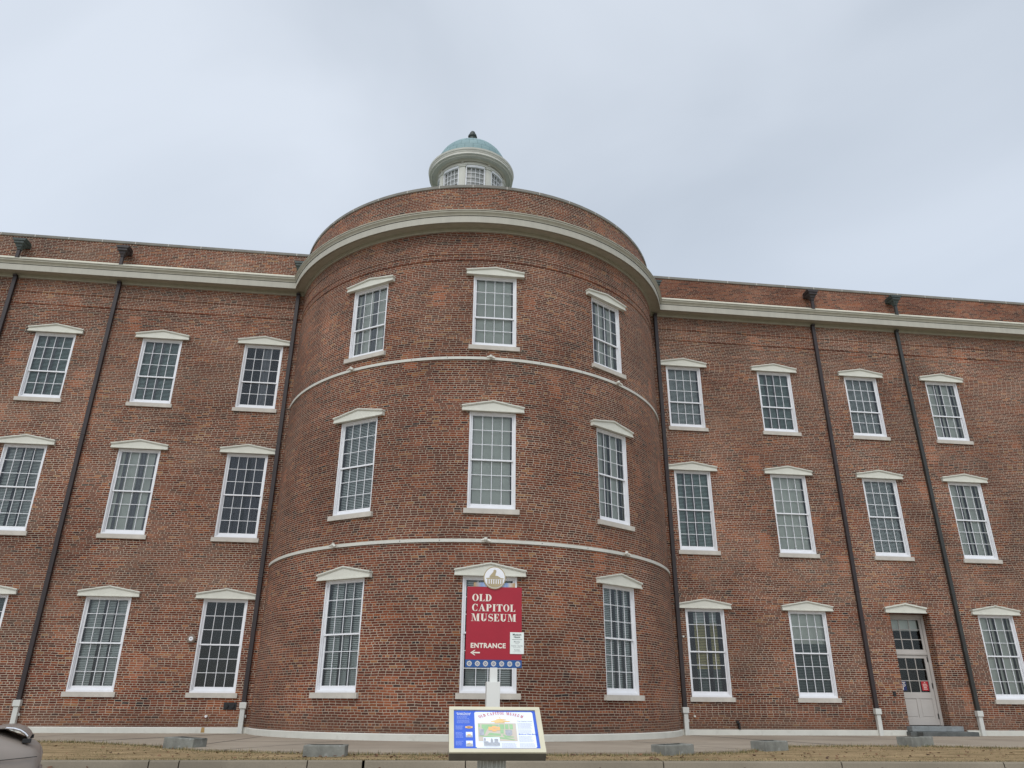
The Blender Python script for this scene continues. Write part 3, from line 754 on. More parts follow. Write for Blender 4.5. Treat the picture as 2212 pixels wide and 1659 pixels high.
mb = shift(MB()); disc(mb, (9.18, -.32+G), .03, YR-.08, YR); mb.build('drain_spout', M['lampwhite'], B)
mb = shift(MB()); disc(mb, (9.0, 3.0), .03, YR-.1, YR); mb.build('camera_bracket', M['lampwhite'], B)

# ------------------------------------------------------------------ dome and lantern behind the parapet
CU_X, CU_Y = 1.82, 8.0; KZ = G
dome = shift(MB()); dome.T = dome.T @ Matrix.Translation((CU_X, CU_Y, 0))
dome.lathe([(6.2, zf+.3), (6.2, 19.4)], 48, mi=0); pr = [(5.7*math.cos(a), 19.4+5.6*math.sin(a)) for a in [i*pi/2/12 for i in range(12)]]
dome.lathe(pr+[(1.9, 25.0)], 48, mi=1, uv=True)
D_ = dome.build('main_dome', [M['white'], M['copper']], B, autos=True)
cup = empty('cupola', B, (CU_X-CX, CU_Y, KZ), R(4.2)); 
RD = 1.80
mb = MB(); mb.lathe([(1.95, 23.8), (1.95, 24.3), (1.9, 24.35), (RD, 24.4), (RD, 24.45)], 64)
mb.lathe([(RD+.0, 26.22), (RD+.05, 26.24), (RD+.05, 26.31), (RD+.0, 26.33), (RD, 26.5), (RD+.05, 26.53), (RD+.07, 26.6)], 64)
for i in range(8):                        # wall piers between the windows
    a = -pi/2+pi/8+i*pi/4
    mb.lathe([(RD, 24.4), (RD, 26.24)], 6, a0=a-.125, a1=a+.125)
mb.build('drum', M['plinth'], cup, autos=True)
mb = MB(); mb.lathe([(RD+.05, 26.45), (RD+.10, 26.52), (RD+.12, 26.56), (2.12, 26.58), (2.14, 26.52), (2.17, 26.52), (2.19, 26.57), (2.30, 26.59), (2.27, 26.60), (2.27, 26.74), (2.29, 26.75), (2.30, 26.80), (2.34, 26.84), (2.36, 26.93), (2.30, 26.96), (1.80, 27.1)], 72)
mb.build('cornice_ring', M['plinth'], cup, autos=True)
mb = MB(); mb.lathe([(1.94*math.cos(a)+.005, 27.2+1.71*math.sin(a)) for a in [i*pi/2/9 for i in range(10)]], 48, uv=True); mb.build('copper_dome', M['copper'], cup)
mb = MB(); mb.lathe([(.22, 28.85), (.19, 29.0), (.19, 29.56), (.21, 29.60), (.26, 29.64), (.26, 29.70), (.235, 29.73), (.235, 29.77), (.18, 29.79), (.175, 29.87), (.15, 29.95), (.10, 30.02), (.04, 30.055), (0, 30.06)], 8); mb.build('finial', M['patina'], cup, autos=False)
def cup_piece(a, fn, name, mat):
    mb = MB(); mb.T = Matrix.Rotation(a, 4, 'Z'); fn(mb); return mb.build(name, mat, cup)
def arc_box(mb, a0, a1, r0, r1, z0, z1, n=6):
    rows = []
    for i in range(n+1):
        a = a0+(a1-a0)*i/n-pi/2; c, s_ = math.cos(a), math.sin(a)
        rows.append([(r0*c, r0*s_, z0), (r1*c, r1*s_, z0), (r1*c, r1*s_, z1), (r0*c, r0*s_, z1)])
    mb.grid(rows, closed=True); mb.face(rows[0][::-1]); mb.face(rows[-1])
for i in range(8):
    def pil(mb):
        arc_box(mb, -.085, .085, RD, RD+.06, 24.4, 26.10); arc_box(mb, -.03, .03, RD+.06, RD+.075, 24.7, 25.97, 3)
        arc_box(mb, -.105, .105, RD, RD+.10, 26.10, 26.17); arc_box(mb, -.12, .12, RD, RD+.12, 26.17, 26.22)
        mb.T = mb.T @ Matrix.Translation((0, -RD, 26.42)); disc(mb, (0, 0), .07, -.04, .02); disc(mb, (0, 0), .045, -.06, -.04)
    cup_piece(pi/8+i*pi/4, pil, 'pilaster', M['plinth'])
    def win(mb):
        h = .262
        arc_box(mb, -.29, -h, RD-.1, RD+.02, 24.45, 26.22, 1); arc_box(mb, h, .29, RD-.1, RD+.02, 24.45, 26.22, 1); arc_box(mb, -h, h, RD-.1, RD+.02, 26.09, 26.22, 5)
        for k in range(1, 4): a = -h+2*h*k/4; arc_box(mb, a-.0055, a+.0055, RD-.08, RD-.045, 24.45, 26.09, 1)
        for k in range(0, 5): z = 26.09-(k+1)*.30; arc_box(mb, -h, h, RD-.075, RD-.05, z-.010, z+.010, 5)
    w = cup_piece(i*pi/4, win, 'cupola_window', M['white'])
mb = MB(); mb.lathe([(RD-.11, 24.4), (RD-.11, 26.24)], 48); mb.build('drum_shades', paint('lantern_blind', (.21, .215, .20), .35, .1, 1, spec=.8), cup)

# ------------------------------------------------------------------ ground
def sheet(name, pts, mat, z=None): 
    mb = MB(); mb.face([(p[0], p[1], p[2] if len(p) > 2 else z) for p in pts], [(p[0], p[1]) for p in pts]); return struct(mb.build(name, mat))
sheet('ground', [(-1500, -1500), (1500, -1500), (1500, 1500), (-1500, 1500)], M['ground'], -.55)
# sidewalk against the wall, one slab with a curved front edge
edge = [(-60, -5.2), (-14, -5.2), (-9.5, -5.3), (-7.59, -5.61), (-5.55, -7.03), (-4.04, -8.55), (-2.2, -9.25), (-.6, -9.55), (2, -9.65), (4.54, -9.62), (5.75, -9.5), (7.24, -8.8), (8.3, -7.6), (9.12, -6.98), (10.99, -6.8), (12.81, -6.93), (14.5, -7.6), (16, -7.9), (20, -8), (60, -8)]
mb = MB()
for a, b in zip(edge, edge[1:]): mb.face([(a[0], a[1], 0), (b[0], b[1], 0), (b[0], 2, 0), (a[0], 2, 0)]); mb.face([(a[0], a[1], -.3), (b[0], b[1], -.3), (b[0], b[1], 0), (a[0], a[1], 0)])
struct(mb.build('sidewalk', M['walk']))
def strip(mb, a, b, w, z):
    a, b = Vector((*a, z)), Vector((*b, z)); n = (b-a).normalized().cross(Vector((0, 0, 1)))*w/2
    mb.face([a-n, a+n, b+n, b-n])
mb = MB()
strip(mb, (-5.0, -.2), (-7.6, -5.6), .075, .004); strip(mb, (8.95, -.55), (10.6, -6.75), .075, .004)
for a, b in (((-12, -.1), (-12.5, -5.2)), ((-9.3, -.1), (-9.8, -5.2)), ((-4, -2.4), (-4.6, -8)), ((-1.6, -5.), (-3.6, -8.8)), ((5.8, -4.9), (7.3, -8.7)), ((13.9, -.4), (14.2, -7.3)), ((18.5, -1), (20.5, -7.9)), ((23, -.4), (26, -7.9)), ((-7.3, -3.0), (-20, -3.1)), ((10, -3.6), (30, -3.9)), ((-4.4, -5.3), (7.6, -5.6)), ((2, -5.2), (2.05, -9.6))): strip(mb, a, b, .032, .004)
struct(mb.build('sidewalk_joints', M['crack']))
# verge between sidewalk and kerb
KY = -10.95
def vz(x, y):   # verge surface height
    return -.012+(-.055)*min(1, max(0, (-6-y)/5))
mb = MB(); N = 120
import mathutils
def edge_y(x):
    for a, b in zip(edge, edge[1:]):
        if a[0] <= x <= b[0]: return a[1]+(b[1]-a[1])*(x-a[0])/(b[0]-a[0])
    return -8
def ky(x): return KY-.052*(x-1) if x > -3 else KY+.2*0-.052*(x-1)*.6
def hum(x, y): return .022*(mathutils.noise.noise(Vector((x*1.1, y*1.7, 0)))+.5*mathutils.noise.noise(Vector((x*5, y*7, 3))))
rows = []
for i in range(241):
    x = -40+80*i/240; y0, y1 = edge_y(x)+.0, ky(x); r_ = []
    for j in range(13):
        y = y0+(y1-y0)*j/12; e_ = min(j, 12-j)/6
        r_.append((x, y, vz(x, y)+hum(x, y)*min(1, e_*2)+.012*min(1, e_)))
    rows.append(r_)
mb.grid(rows); struct(mb.build('verge', M['soil'], smooth=True))
# kerb cut by joints
mb = MB(); xs_ = [-40, -30, -21, -13.6, -9.2, -6.45, -4.35, -3.85, -1.7, -.75, -.72, 1.05, 4.6, 7.9, 11.0, 14, 17, 20, 25, 30, 40]
for a, b in zip(xs_, xs_[1:]):
    if b-a < .1: continue
    a2, b2 = a+.01, b-.01; ya, yb_ = ky(a2), ky(b2); w = .16
    t0, t1 = -.06, -.185
    mb.face([(a2, ya-w, t0), (b2, yb_-w, t0), (b2, yb_, t0), (a2, ya, t0)])
    mb.face([(a2, ya-w, t0), (a2, ya-w-.02, t0-.02), (b2, yb_-w-.02, t0-.02), (b2, yb_-w, t0)][::-1])
    mb.face([(a2, ya-w-.04, t1-.05), (b2, yb_-w-.04, t1-.05), (b2, yb_-w-.02, t0-.02), (a2, ya-w-.02, t0-.02)])
    mb.face([(a2, ya, t0), (a2, ya-w, t0), (a2, ya-w-.04, t1-.05), (a2, ya, t1)]); mb.face([(b2, yb_, t0), (b2, yb_-w, t0), (b2, yb_-w-.04, t1-.05), (b2, yb_, t1)][::-1])
struct(mb.build('kerb', M['kerb']))
mb = MB(); mb.face([(-60, ky(-60)-.05, -.24), (60, ky(60)-.05, -.24), (60, ky(60)-.01, -.24), (-60, ky(-60)-.01, -.24)]); 
ST = -.33
mb = MB()
rows = [[(x, ky(x)-.1, -.185) for x in (-80, -40, -3, 0, 40, 80)], [(x, -14.2, -.28) for x in (-80, -40, -3, 0, 40, 80)], [(x, -18.5, ST) for x in (-80, -40, -3, 0, 40, 80)]]
mb.grid(rows); struct(mb.build('street', M['street']))
mb = MB(); mb.box(-80, 80, -18.42, -18.26, -.5, ST+.13); struct(mb.build('near_kerb', M['kerb'], bevel=.02))
sheet('near_sidewalk', [(-80, -40), (80, -40), (80, -18.42), (-80, -18.42)], M['walk'], ST+.126)
mb = MB(); mb.box(.1, 1.8, -17.7, -16.5, -.5, ST+.126); struct(mb.build('pavement_island', M['kerb'], bevel=.03))
# grass blades and fallen leaves
random.seed(11)
mb = MB()
for i in range(24000):
    x = random.uniform(-12, 18)
    f = random.random()
    y0, y1 = edge_y(x), ky(x)
    if i % 5 < 2: y = y0-abs(random.gauss(0, .16))+.03; h = random.uniform(.02, .06)*(1.7 if random.random() < .12 else 1)
    elif i % 5 == 2: y = y1+abs(random.gauss(0, .06)); h = random.uniform(.01, .03)
    else: y = y0+(y1-y0)*f; h = random.uniform(.008, .025)
    a = random.uniform(0, pi); w = random.uniform(.004, .009)*(1 if i % 5 < 3 else 1.6); dx, dy = math.cos(a)*w, math.sin(a)*w
    z = vz(x, y)+.002; lx, ly = random.uniform(-.02, .02), random.uniform(-.02, .02)
    mb.face([(x-dx, y-dy, z), (x+dx, y+dy, z), (x+lx, y+ly, z+h)])
g_ = mb.build('grass', M['blade'], merge=False); struct(g_, 'stuff'); tag(g_, 'dormant straw coloured grass along the verge', 'grass')
mb = MB()
for i in range(420):
    x = random.uniform(-11, 17); k = random.random()
    y = edge_y(x)+(ky(x)-edge_y(x))*k if i % 6 else ky(x)-.2-random.random()*.8
    z = (vz(x, y) if i % 6 else -.19)+.03
    s_ = random.uniform(.02, .05); a = random.uniform(0, 2*pi)
    q = []
    for j in range(5):
        t = a+j*2*pi/5; q.append((x+s_*math.cos(t)*random.uniform(.6, 1.2), y+s_*math.sin(t)*random.uniform(.5, 1), z+random.uniform(-.012, .02)))
    mb.face(q)
g_ = mb.build('fallen_leaves', M['leafm'], merge=False); struct(g_, 'stuff'); tag(g_, 'small brown fallen leaves scattered on the verge', 'leaves')

# ------------------------------------------------------------------ hollow concrete blocks in the verge
def block(name, cx_, cy_, rz, w, d, h, label, tilt=0.):
    t = thing(name, label, 'concrete block', (cx_, cy_, vz(cx_, cy_)-.02), rz, 'hollow concrete blocks along the verge'); t.rotation_euler = (0, tilt, rz)
    mb = MB(); x0, x1, y0, y1 = -w/2, w/2, -d/2, d/2; b = .09
    mb.box(x0, x1, y0, y0+b, -.05, h); mb.box(x0, x1, y1-b, y1, -.05, h); mb.box(x0, x0+b, y0+b, y1-b, -.05, h); mb.box(x1-b, x1, y0+b, y1-b, -.05, h); mb.box(x0+b, x1-b, y0+b, y1-b, -.05, h*.4)
    o = mb.build('block_body', M['block'], t, bevel=.018)
    mb = MB(); mb.box(x0+.16, x1-.16, y0+.13, y1-.13, h*.4, h*.75); mb.build('lamp_glass', M['black'], t, bevel=.01)
BK = 'hollow_concrete_block'
block(BK, -4.62, -7.75, R(-26), .76, .44, .23, 'grey hollow concrete block leaning in the verge nearest the parked car', R(1.5))
block(BK, -1.50, -9.95, R(-4), .77, .44, .22, 'square-cut hollow concrete block on the verge just left of the information board')
block(BK, 5.40, -9.45, R(24), .78, .44, .21, 'low grey concrete block with a tuft of grass against its broken left corner', R(-1))
block(BK, 8.0, -8.3, R(24), .72, .44, .22, 'concrete block on the verge between the grassy block and the block by the door')
block(BK, 12.5, -6.75, R(20), .80, .44, .24, 'rightmost grey concrete block standing in front of the door steps')

# ------------------------------------------------------------------ entrance sign
SY_ = -9.0
S = thing('entrance_sign', 'tall red museum entrance sign with left arrow and blue rosette band on a cream post', 'sign', (1.73, SY_, vz(1.7, -9)))
def SP(mb): mb.T = Matrix.Translation(-Vector((1.73, SY_, vz(1.7, -9)))); return mb
def sp(x, z, y=0): return (x-1.73, y, z+G-vz(1.7, -9))
sx0, sx1, sz0, szb, sz1 = 1.135, 2.34, .71, .866, 2.375
mb = SP(MB()); mb.box(sx0, sx1, SY_-.03, SY_+.03, szb+G, sz1+G); mb.build('sign_panel', M['signred'], S, bevel=.004)
mb = SP(MB()); mb.box(sx0, sx1, SY_-.031, SY_+.031, sz0+G, szb+G-.001); bb = mb.build('blue_band', M['signblue'], S, bevel=.004)
for i in range(7):
    mb = SP(MB()); c = (sx0+.085+(sx1-sx0-.17)*i/6, (sz0+szb)/2+G)
    for k in range(12):
        a = k*pi/6; u, v = math.cos(a), math.sin(a); q = (-v, u)
        mb.face([(c[0]+u*.016, SY_-.033, c[1]+v*.016), (c[0]+u*.045+q[0]*.0095, SY_-.033, c[1]+v*.045+q[1]*.0095), (c[0]+u*.060, SY_-.033, c[1]+v*.060), (c[0]+u*.045-q[0]*.0095, SY_-.033, c[1]+v*.045-q[1]*.0095)])
    disc(mb, c, .010, SY_-.034, SY_-.031, 8)
    mb.build('rosette', M['cream'], bb, merge=False)
# serif capitals
def arc(cx_, cy_, rx, ry, ix, iy, a0, a1, n=18, dx=0.):
    o_ = [(cx_+rx*math.cos(R(a0+(a1-a0)*i/n)), cy_+ry*math.sin(R(a0+(a1-a0)*i/n))) for i in range(n+1)]
    i_ = [(cx_+dx+ix*math.cos(R(a0+(a1-a0)*i/n)), cy_+iy*math.sin(R(a0+(a1-a0)*i/n))) for i in range(n+1)]
    return [[o_[k], o_[k+1], i_[k+1], i_[k]] for k in range(n)]
def rc(x0, y0, x1, y1): return [[(x0, y0), (x1, y0), (x1, y1), (x0, y1)]]
def pl(*p): return [list(p)]
T_ = .05
def ribbon(pts):
    out_ = []
    for (a, wa), (b, wb) in zip(pts, pts[1:]):
        d = (b[0]-a[0], b[1]-a[1]); l = math.hypot(*d) or 1; n = (-d[1]/l, d[0]/l)
        out_.append([(a[0]-n[0]*wa, a[1]-n[1]*wa), (b[0]-n[0]*wb, b[1]-n[1]*wb), (b[0]+n[0]*wb, b[1]+n[1]*wb), (a[0]+n[0]*wa, a[1]+n[1]*wa)])
    return out_
spts = []
for i in range(25):
    t = i/24
    if t < .5: a = R(35+t*2*225); x, y = .29+.22*math.cos(a), .73+.24*math.sin(a)
    else: a = R(90-(t-.5)*2*235); x, y = .30+.23*math.cos(a), .27+.24*math.sin(a)
    wdt = .035+.085*math.exp(-((t-.5)/.17)**2); spts.append(((x, y), wdt))
GL = {
 'O': (.78, arc(.39, .5, .37, .51, .17, .46, 0, 360, 28)),
 'L': (.66, rc(.08, 0, .30, 1)+rc(0, 0, .08, T_)+rc(0, .95, .08, 1)+rc(.30, .95, .40, 1)+rc(.30, 0, .62, T_)+pl((.48, T_), (.62, T_), (.62, .34))),
 'D': (.78, rc(.08, 0, .30, 1)+rc(0, 0, .08, T_)+rc(0, .95, .08, 1)+arc(.30, .5, .43, .5, .20, .45, -90, 90)),
 'C': (.72, arc(.40, .5, .38, .51, .17, .46, 42, 318, 24)+rc(.62, .64, .68, 1)+pl((.62, .2), (.68, .34), (.64, .34))),
 'A': (.86, pl((.10, 0), (.16, 0), (.42, .9), (.38, 1))+pl((.38, 1), (.46, 1), (.80, 0), (.54, 0), (.33, .84))+rc(.22, .28, .58, .33)+rc(0, 0, .26, T_)+rc(.46, 0, .88, T_)),
 'P': (.72, rc(.08, 0, .30, 1)+rc(0, 0, .38, T_)+rc(0, .95, .08, 1)+arc(.30, .72, .37, .28, .17, .23, -90, 90)),
 'I': (.42, rc(.08, 0, .31, 1)+rc(0, 0, .39, T_)+rc(0, .95, .39, 1)),
 'T': (.74, rc(.25, 0, .48, 1)+rc(.16, 0, .57, T_)+rc(.02, .95, .71, 1)+pl((.02, .66), (.16, .95), (.02, .95))+pl((.71, .66), (.71, .95), (.57, .95))),
 'M': (1.04, rc(.11, 0, .15, 1)+rc(.0, 0, .27, T_)+rc(0, .95, .2, 1)+pl((.13, 1), (.34, 1), (.56, .1), (.46, 0))+pl((.48, 0), (.53, 0), (.74, 1), (.70, 1))+rc(.70, 0, .93, 1)+rc(.62, 0, 1.01, T_)+rc(.93, .95, 1.01, 1)),
 'U': (.86, rc(.10, .3, .32, 1)+rc(0, .95, .42, 1)+arc(.395, .32, .295, .33, .075, .28, 180, 360)+rc(.64, .3, .69, 1)+rc(.54, .95, .80, 1)),
 'S': (.60, ribbon(spts)+rc(.47, .72, .52, 1)+rc(.03, 0, .08, .3)),
 'E': (.68, rc(.08, 0, .30, 1)+rc(0, 0, .08, T_)+rc(0, .95, .08, 1)+rc(.30, 0, .63, T_)+rc(.30, .95, .60, 1)+rc(.30, .48, .46, .53)+pl((.49, T_), (.63, T_), (.63, .34))+pl((.60, .68), (.60, .95), (.48, .95))+rc(.44, .36, .48, .65)),
}
def serif_text(mb, s, x, z, h, w, y):
    tot = sum(GL[c][0] for c in s)+.06*(len(s)-1); k = w/tot; n = 0
    for c in s:
        for q in GL[c][1]:
            mb.face([(x+a*k, y-.0001*n, z+b*h) for a, b in q]); n = (n+1) % 40
        x += (GL[c][0]+.06)*k
mb = SP(MB()); yf = SY_-.033
serif_text(mb, 'OLD', 1.245, 2.068+G, .150, .435, yf); serif_text(mb, 'CAPITOL', 1.245, 1.858+G, .150, .955, yf); serif_text(mb, 'MUSEUM', 1.235, 1.650+G, .155, .985, yf)
mb.build('serif_lettering', M['cream'], S, merge=False)
text_mesh('entrance_lettering', 'ENTRANCE', .135, M['cream'], S, sp(1.235, 1.105, -.033), (R(90), 0, 0), bold=.035, space=1.10, thick=.002, xs=1.02)
mb = SP(MB())
for q in ([(1.285, .898), (1.44, .898), (1.44, .925), (1.285, .925)], [(1.235, .911), (1.325, .965), (1.345, .965), (1.285, .911)], [(1.235, .911), (1.285, .911), (1.345, .857), (1.325, .857)]):
    mb.face([(a, SY_-.034, b+G+.095) for a, b in q])
mb.build('arrow', M['cream'], S)
# hours notice
mb = SP(MB()); nx0, nx1, nz0, nz1 = 2.085, 2.385, .99, 1.43
mb.box(nx0, nx1, SY_-.045, SY_-.032, nz0+G, nz1+G); nn = mb.build('hours_notice', M['paper'], S)
nc = (nx0+nx1)/2
for s_, z, sz, mt, bd in (('Museum', 1.365, .055, 'ink', .02), ('Hours', 1.315, .055, 'ink', .02), ('Monday', 1.225, .042, 'inkg', .01), ('Closed', 1.195, .026, 'inkg', .0), ('Tuesday - Saturday', 1.145, .033, 'inkg', .01), ('9 a.m. to 5 p.m.', 1.115, .026, 'inkg', 0), ('Sunday', 1.060, .042, 'inkg', .01), ('1 p.m. to 5 p.m.', 1.030, .026, 'inkg', 0)):
    t = text_mesh('notice_lettering', s_, sz, M[mt], S, sp(nc, z, -.046), (R(90), 0, 0), bold=bd, align='CENTER', thick=.0005); t.parent = nn; t.location = sp(nc, z, -.047)
mb = SP(MB()); mb.box(nx0+.04, nx1-.04, SY_-.047, SY_-.0455, 1.278+G, 1.284+G); mb.build('notice_rule', M['ink'], nn)
# medallion
mc = (1.730, 2.572+G); mr_ = .245
mb = SP(MB()); disc(mb, mc, mr_, SY_-.055, SY_-.0, 40); md = mb.build('round_emblem', M['gold'], S, autos=False)
mb = SP(MB()); disc(mb, mc, mr_-.02, SY_-.058, SY_-.0555, 40); mb.build('emblem_ground', M['emb'], md)
mb = SP(MB())
def ep(pts, k=0): mb.face([(mc[0]+a*mr_, SY_-.060-.0008*k, mc[1]+b*mr_) for a, b in pts])
ep([(-.72, -.13), (.78, -.13), (.84, -.05), (.6, -.02), (-.6, -.02), (-.80, -.05)])                       # entablature
ep([(-.52, .0), (.55, .0), (.30, .15), (-.1, .22)], 1)
ep([(-.5, .08), (-.1, .55), (.14, .55), (.02, .12)], 2)                                                   # dome side
ep([(-.14, .56), (.16, .56), (.12, .68), (-.10, .68)], 3); ep([(-.01, .68), (.02, .68), (.01, .88)], 4)
for k in range(7): x = -.66+k*.21; ep([(x, -.72 if abs(x) < .5 else -.55), (x+.12, -.72 if abs(x) < .5 else -.55), (x+.12, -.16), (x, -.16)], 1)
n = 14
ep([(.88*math.cos(a), .88*math.sin(a)) for a in [R(218+i*104/n) for i in range(n+1)]], 0)
mb.build('emblem_print', M['gold'], md)
# gradient strip above the panel
k = NT('strip_gradient'); t = k.n('ShaderNodeUVMap').outputs[0]; sep = k.n('ShaderNodeSeparateXYZ'); k.t.links.new(t, sep.inputs[0])
k.t.links.new(k.ramp(sep.outputs[0], [(0, (.38, .24, .09)), (.10, (.35, .33, .32)), (.2, (.22, .32, .55)), (.36, (.62, .70, .80)), (.6, (.62, .70, .80)), (.8, (.20, .30, .52)), (.88, (.50, .46, .42)), (1, (.42, .22, .06))]), k.b.inputs['Base Color'])
mb = SP(MB()); a, b, c, d = 1.275, 2.19, sz1+.004+G, sz1+.095+G
mb.face([(a, SY_-.012, c), (b, SY_-.012, c), (b, SY_-.012, d), (a, SY_-.012, d)], [(0, 0), (1, 0), (1, 1), (0, 1)]); mb.face([(b, SY_+.012, c), (a, SY_+.012, c), (a, SY_+.012, d), (b, SY_+.012, d)], [(0, 0), (1, 0), (1, 1), (0, 1)])
mb.face([(a, SY_-.012, d), (b, SY_-.012, d), (b, SY_+.012, d), (a, SY_+.012, d)], [(0, 0), (1, 0), (1, 1), (0, 1)])
mb.build('top_strip', k.m, S)
mb = SP(MB()); mb.box(1.66, 1.82, SY_-.06, SY_+.06, .43+G, sz0+G); mb.box(1.70, 1.78, SY_+.03, SY_+.09, sz0+G, 2.5+G); mb.build('post', M['post'], S, bevel=.006)
mb = SP(MB()); mb.box(1.590, 1.872, SY_-.14, SY_+.14, -.1, .43+G); mb.build('post_casing', M['post'], S, bevel=.008)

# ------------------------------------------------------------------ information board
BW, BH = 1.02, .699
byaw, btilt = -.01995, .66956
gz = ST+.126
BO = Vector((.9514, -17.3105, -.4655+G))
I = thing('information_board', 'slanted cream framed information board with blue and white museum map on a fluted column', 'information board', (BO.x, BO.y+.25, gz), byaw)
# local frame: u across, v up the slope, w out of the face
def IM(off=0.):
    ex_ = Vector((math.cos(byaw), math.sin(byaw), 0)); nn_ = Vector((-math.sin(byaw), math.cos(byaw), 0)); ey_ = nn_*math.cos(btilt)+Vector((0, 0, math.sin(btilt))); ez_ = ex_.cross(ey_)
    mm_ = Matrix((ex_, ey_, ez_)).transposed().to_4x4(); mm_.translation = BO
    return I_inv @ mm_
bpy.context.view_layer.update(); I_inv = I.matrix_world.inverted()
face = empty('board', I); face.matrix_local = IM(); face.name = 'board_tray'
hw = BW/2
mb = MB(); mb.box(-hw, hw, 0, BH, -.105, -.012); mb.build('tray', M['blip'], face, bevel=.004)
bx0, bx1, by0, by1 = -hw+.052, hw-.055, .052, BH-.052
mb = MB(); f_ = (-.012, .006)
mb.box(-hw, hw, 0, by0, *f_); mb.box(-hw, hw, by1, BH, *f_); mb.box(-hw, bx0, by0, by1, *f_); mb.box(bx1, hw, by0, by1, *f_)
mb.build('board_frame', M['bframe'], face, bevel=.002)
def flatq(mb, x0, x1, y0, y1, z): mb.face([(x0, y0, z), (x1, y0, z), (x1, y1, z), (x0, y1, z)])
pw, ph = bx1-bx0, by1-by0
def bp_(u, v): return (bx0+u*pw, by0+v*ph)       # u 0..1 left to right, v 0..1 bottom to top
def bq(mat, name, items, z):
    mb = MB()
    for it in items:
        if len(it) == 4 and not isinstance(it[0], tuple):
            a = bp_(it[0], it[1]); b = bp_(it[2], it[3]); flatq(mb, a[0], b[0], a[1], b[1], z)
        else: mb.face([(*bp_(*q), z) for q in it])
    return mb.build(name, mat, face, merge=False)
bq(M['bblue'], 'blue_panel', [(0, 0, 1, 1)], -.008)
bq(M['bwhite'], 'white_panel', [(.250, .035, .965, .965)], -.006)
sq = [(.245+i, j, .262+i, j+.028) for i in (0,) for j in (.945, .025)]+[(.955, .945, .972, .973), (.955, .025, .972, .053)]
bq(M['bblue'], 'corner_marks', sq, -.004)
bq(M['btan'], 'map_base', [(.285, .20, .745, .66)], -.0045)
bq(M['bgreen'], 'map_lawns', [(.33, .52, .455, .625), (.292, .55, .312, .63), (.295, .47, .305, .52), [(.36, .36), (.40, .52), (.345, .52), (.345, .40)], (.455, .58, .535, .62), (.545, .50, .60, .63), (.612, .50, .652, .63), (.665, .50, .705, .63), (.55, .39, .59, .49), [(.39, .345), (.555, .33), (.55, .385), (.42, .41)],
   [(.29, .32), (.40, .30), (.47, .28), (.60, .25), (.70, .22), (.72, .235), (.60, .29), (.40, .33), (.29, .335)], [(.57, .36), (.60, .29), (.70, .29), (.71, .31), (.62, .33), (.585, .37)]], -.0035)
bq(M['borange'], 'map_building', [(.41, .47, .55, .56), (.455, .44, .505, .47), (.455, .56, .505, .585)], -.0025)
bq(M['bgrey'], 'map_plots', [(.30, .34, .355, .50), [(.61, .37), (.635, .33), (.665, .33), (.69, .37), (.69, .48), (.61, .48)], (.465, .505, .525, .512)], -.002)
bq(M['bsun'], 'sunset_picture', [[(.46, .69), (.66, .69), (.69, .715), (.58, .74), (.52, .745), (.44, .715)], [(.50, .742), (.60, .742), (.575, .775), (.53, .775)], (.543, .80, .565, .815), [(.55, .78), (.64, .76), (.60, .745)], (.49, .665, .61, .688)], -.0035)
bq(M['bwhite'], 'photograph_border', [(.342, .075, .535, .29)], -.0015)
bq(M['bgrey'], 'photograph', [(.346, .082, .531, .16), (.47, .16, .515, .25), [(.345, .16), (.40, .16), (.40, .19), (.345, .19)], [(.425, .16), (.455, .16), (.455, .23), (.44, .27), (.428, .23)], (.348, .2, .37, .27)], -.0008)
bq(M['borange'], 'blue_panel_icon', [(.135, .53, .222, .575), (.158, .52, .20, .585)], -.005)
for q_ in ((.14, .295, .218, .43), (.14, .07, .218, .21)): bq(M['bwhite'], 'thumbnail', [q_], -.005)
for q_ in ((.143, .298, .215, .345), (.143, .074, .215, .14)): bq(M['bgrey'], 'thumbnail_print', [q_], -.0042)
bq(M['borange'], 'thumbnail_roof', [(.158, .34, .198, .375), [(.155, .14), (.20, .14), (.178, .165)]], -.0035)
random.seed(5)
def lines(u0, u1, v0, n, pitch, h, rag=.2):
    r_ = []
    for i in range(n):
        e = u1-(u1-u0)*random.uniform(0, rag); u = u0
        while u < e:
            w = random.uniform(.008, .022); r_.append((u, v0-i*pitch, min(u+w, e), v0-i*pitch+h)); u += w+.004
    return r_
for a_ in ((.035, .185, .83, 3, .026, .010), (.035, .20, .735, 4, .026, .010), (.02, .12, .575, 4, .026, .010), (.02, .11, .41, 5, .03, .010), (.02, .11, .19, 4, .03, .010)): bq(M['btxtw'], 'paragraph', lines(*a_), -.0045)
for a_ in ((.765, .945, .655, 6, .026, .009), (.765, .93, .485, 4, .026, .009), (.765, .945, .315, 6, .026, .009), (.765, .95, .135, 4, .026, .009), (.555, .74, .145, 5, .024, .009)): bq(M['btxt'], 'paragraph', lines(*a_), -.0045)
def bt(s, u, v, sz, mat, al='LEFT', bd=.01): 
    a = bp_(u, v); t = text_mesh('board_lettering', s, sz, M[mat], face, (a[0], a[1], -.0035), (0, 0, 0), bold=bd, align=al, thick=.0004); return t
bt('Greek Revival', .118, .905, .028, 'bwhite', 'CENTER'); bt('Architecture', .118, .868, .028, 'bwhite', 'CENTER')
bt('The Capitol Green', .765, .70, .022, 'btxt'); bt('Brick or Not Brick?', .765, .36, .026, 'bblue')
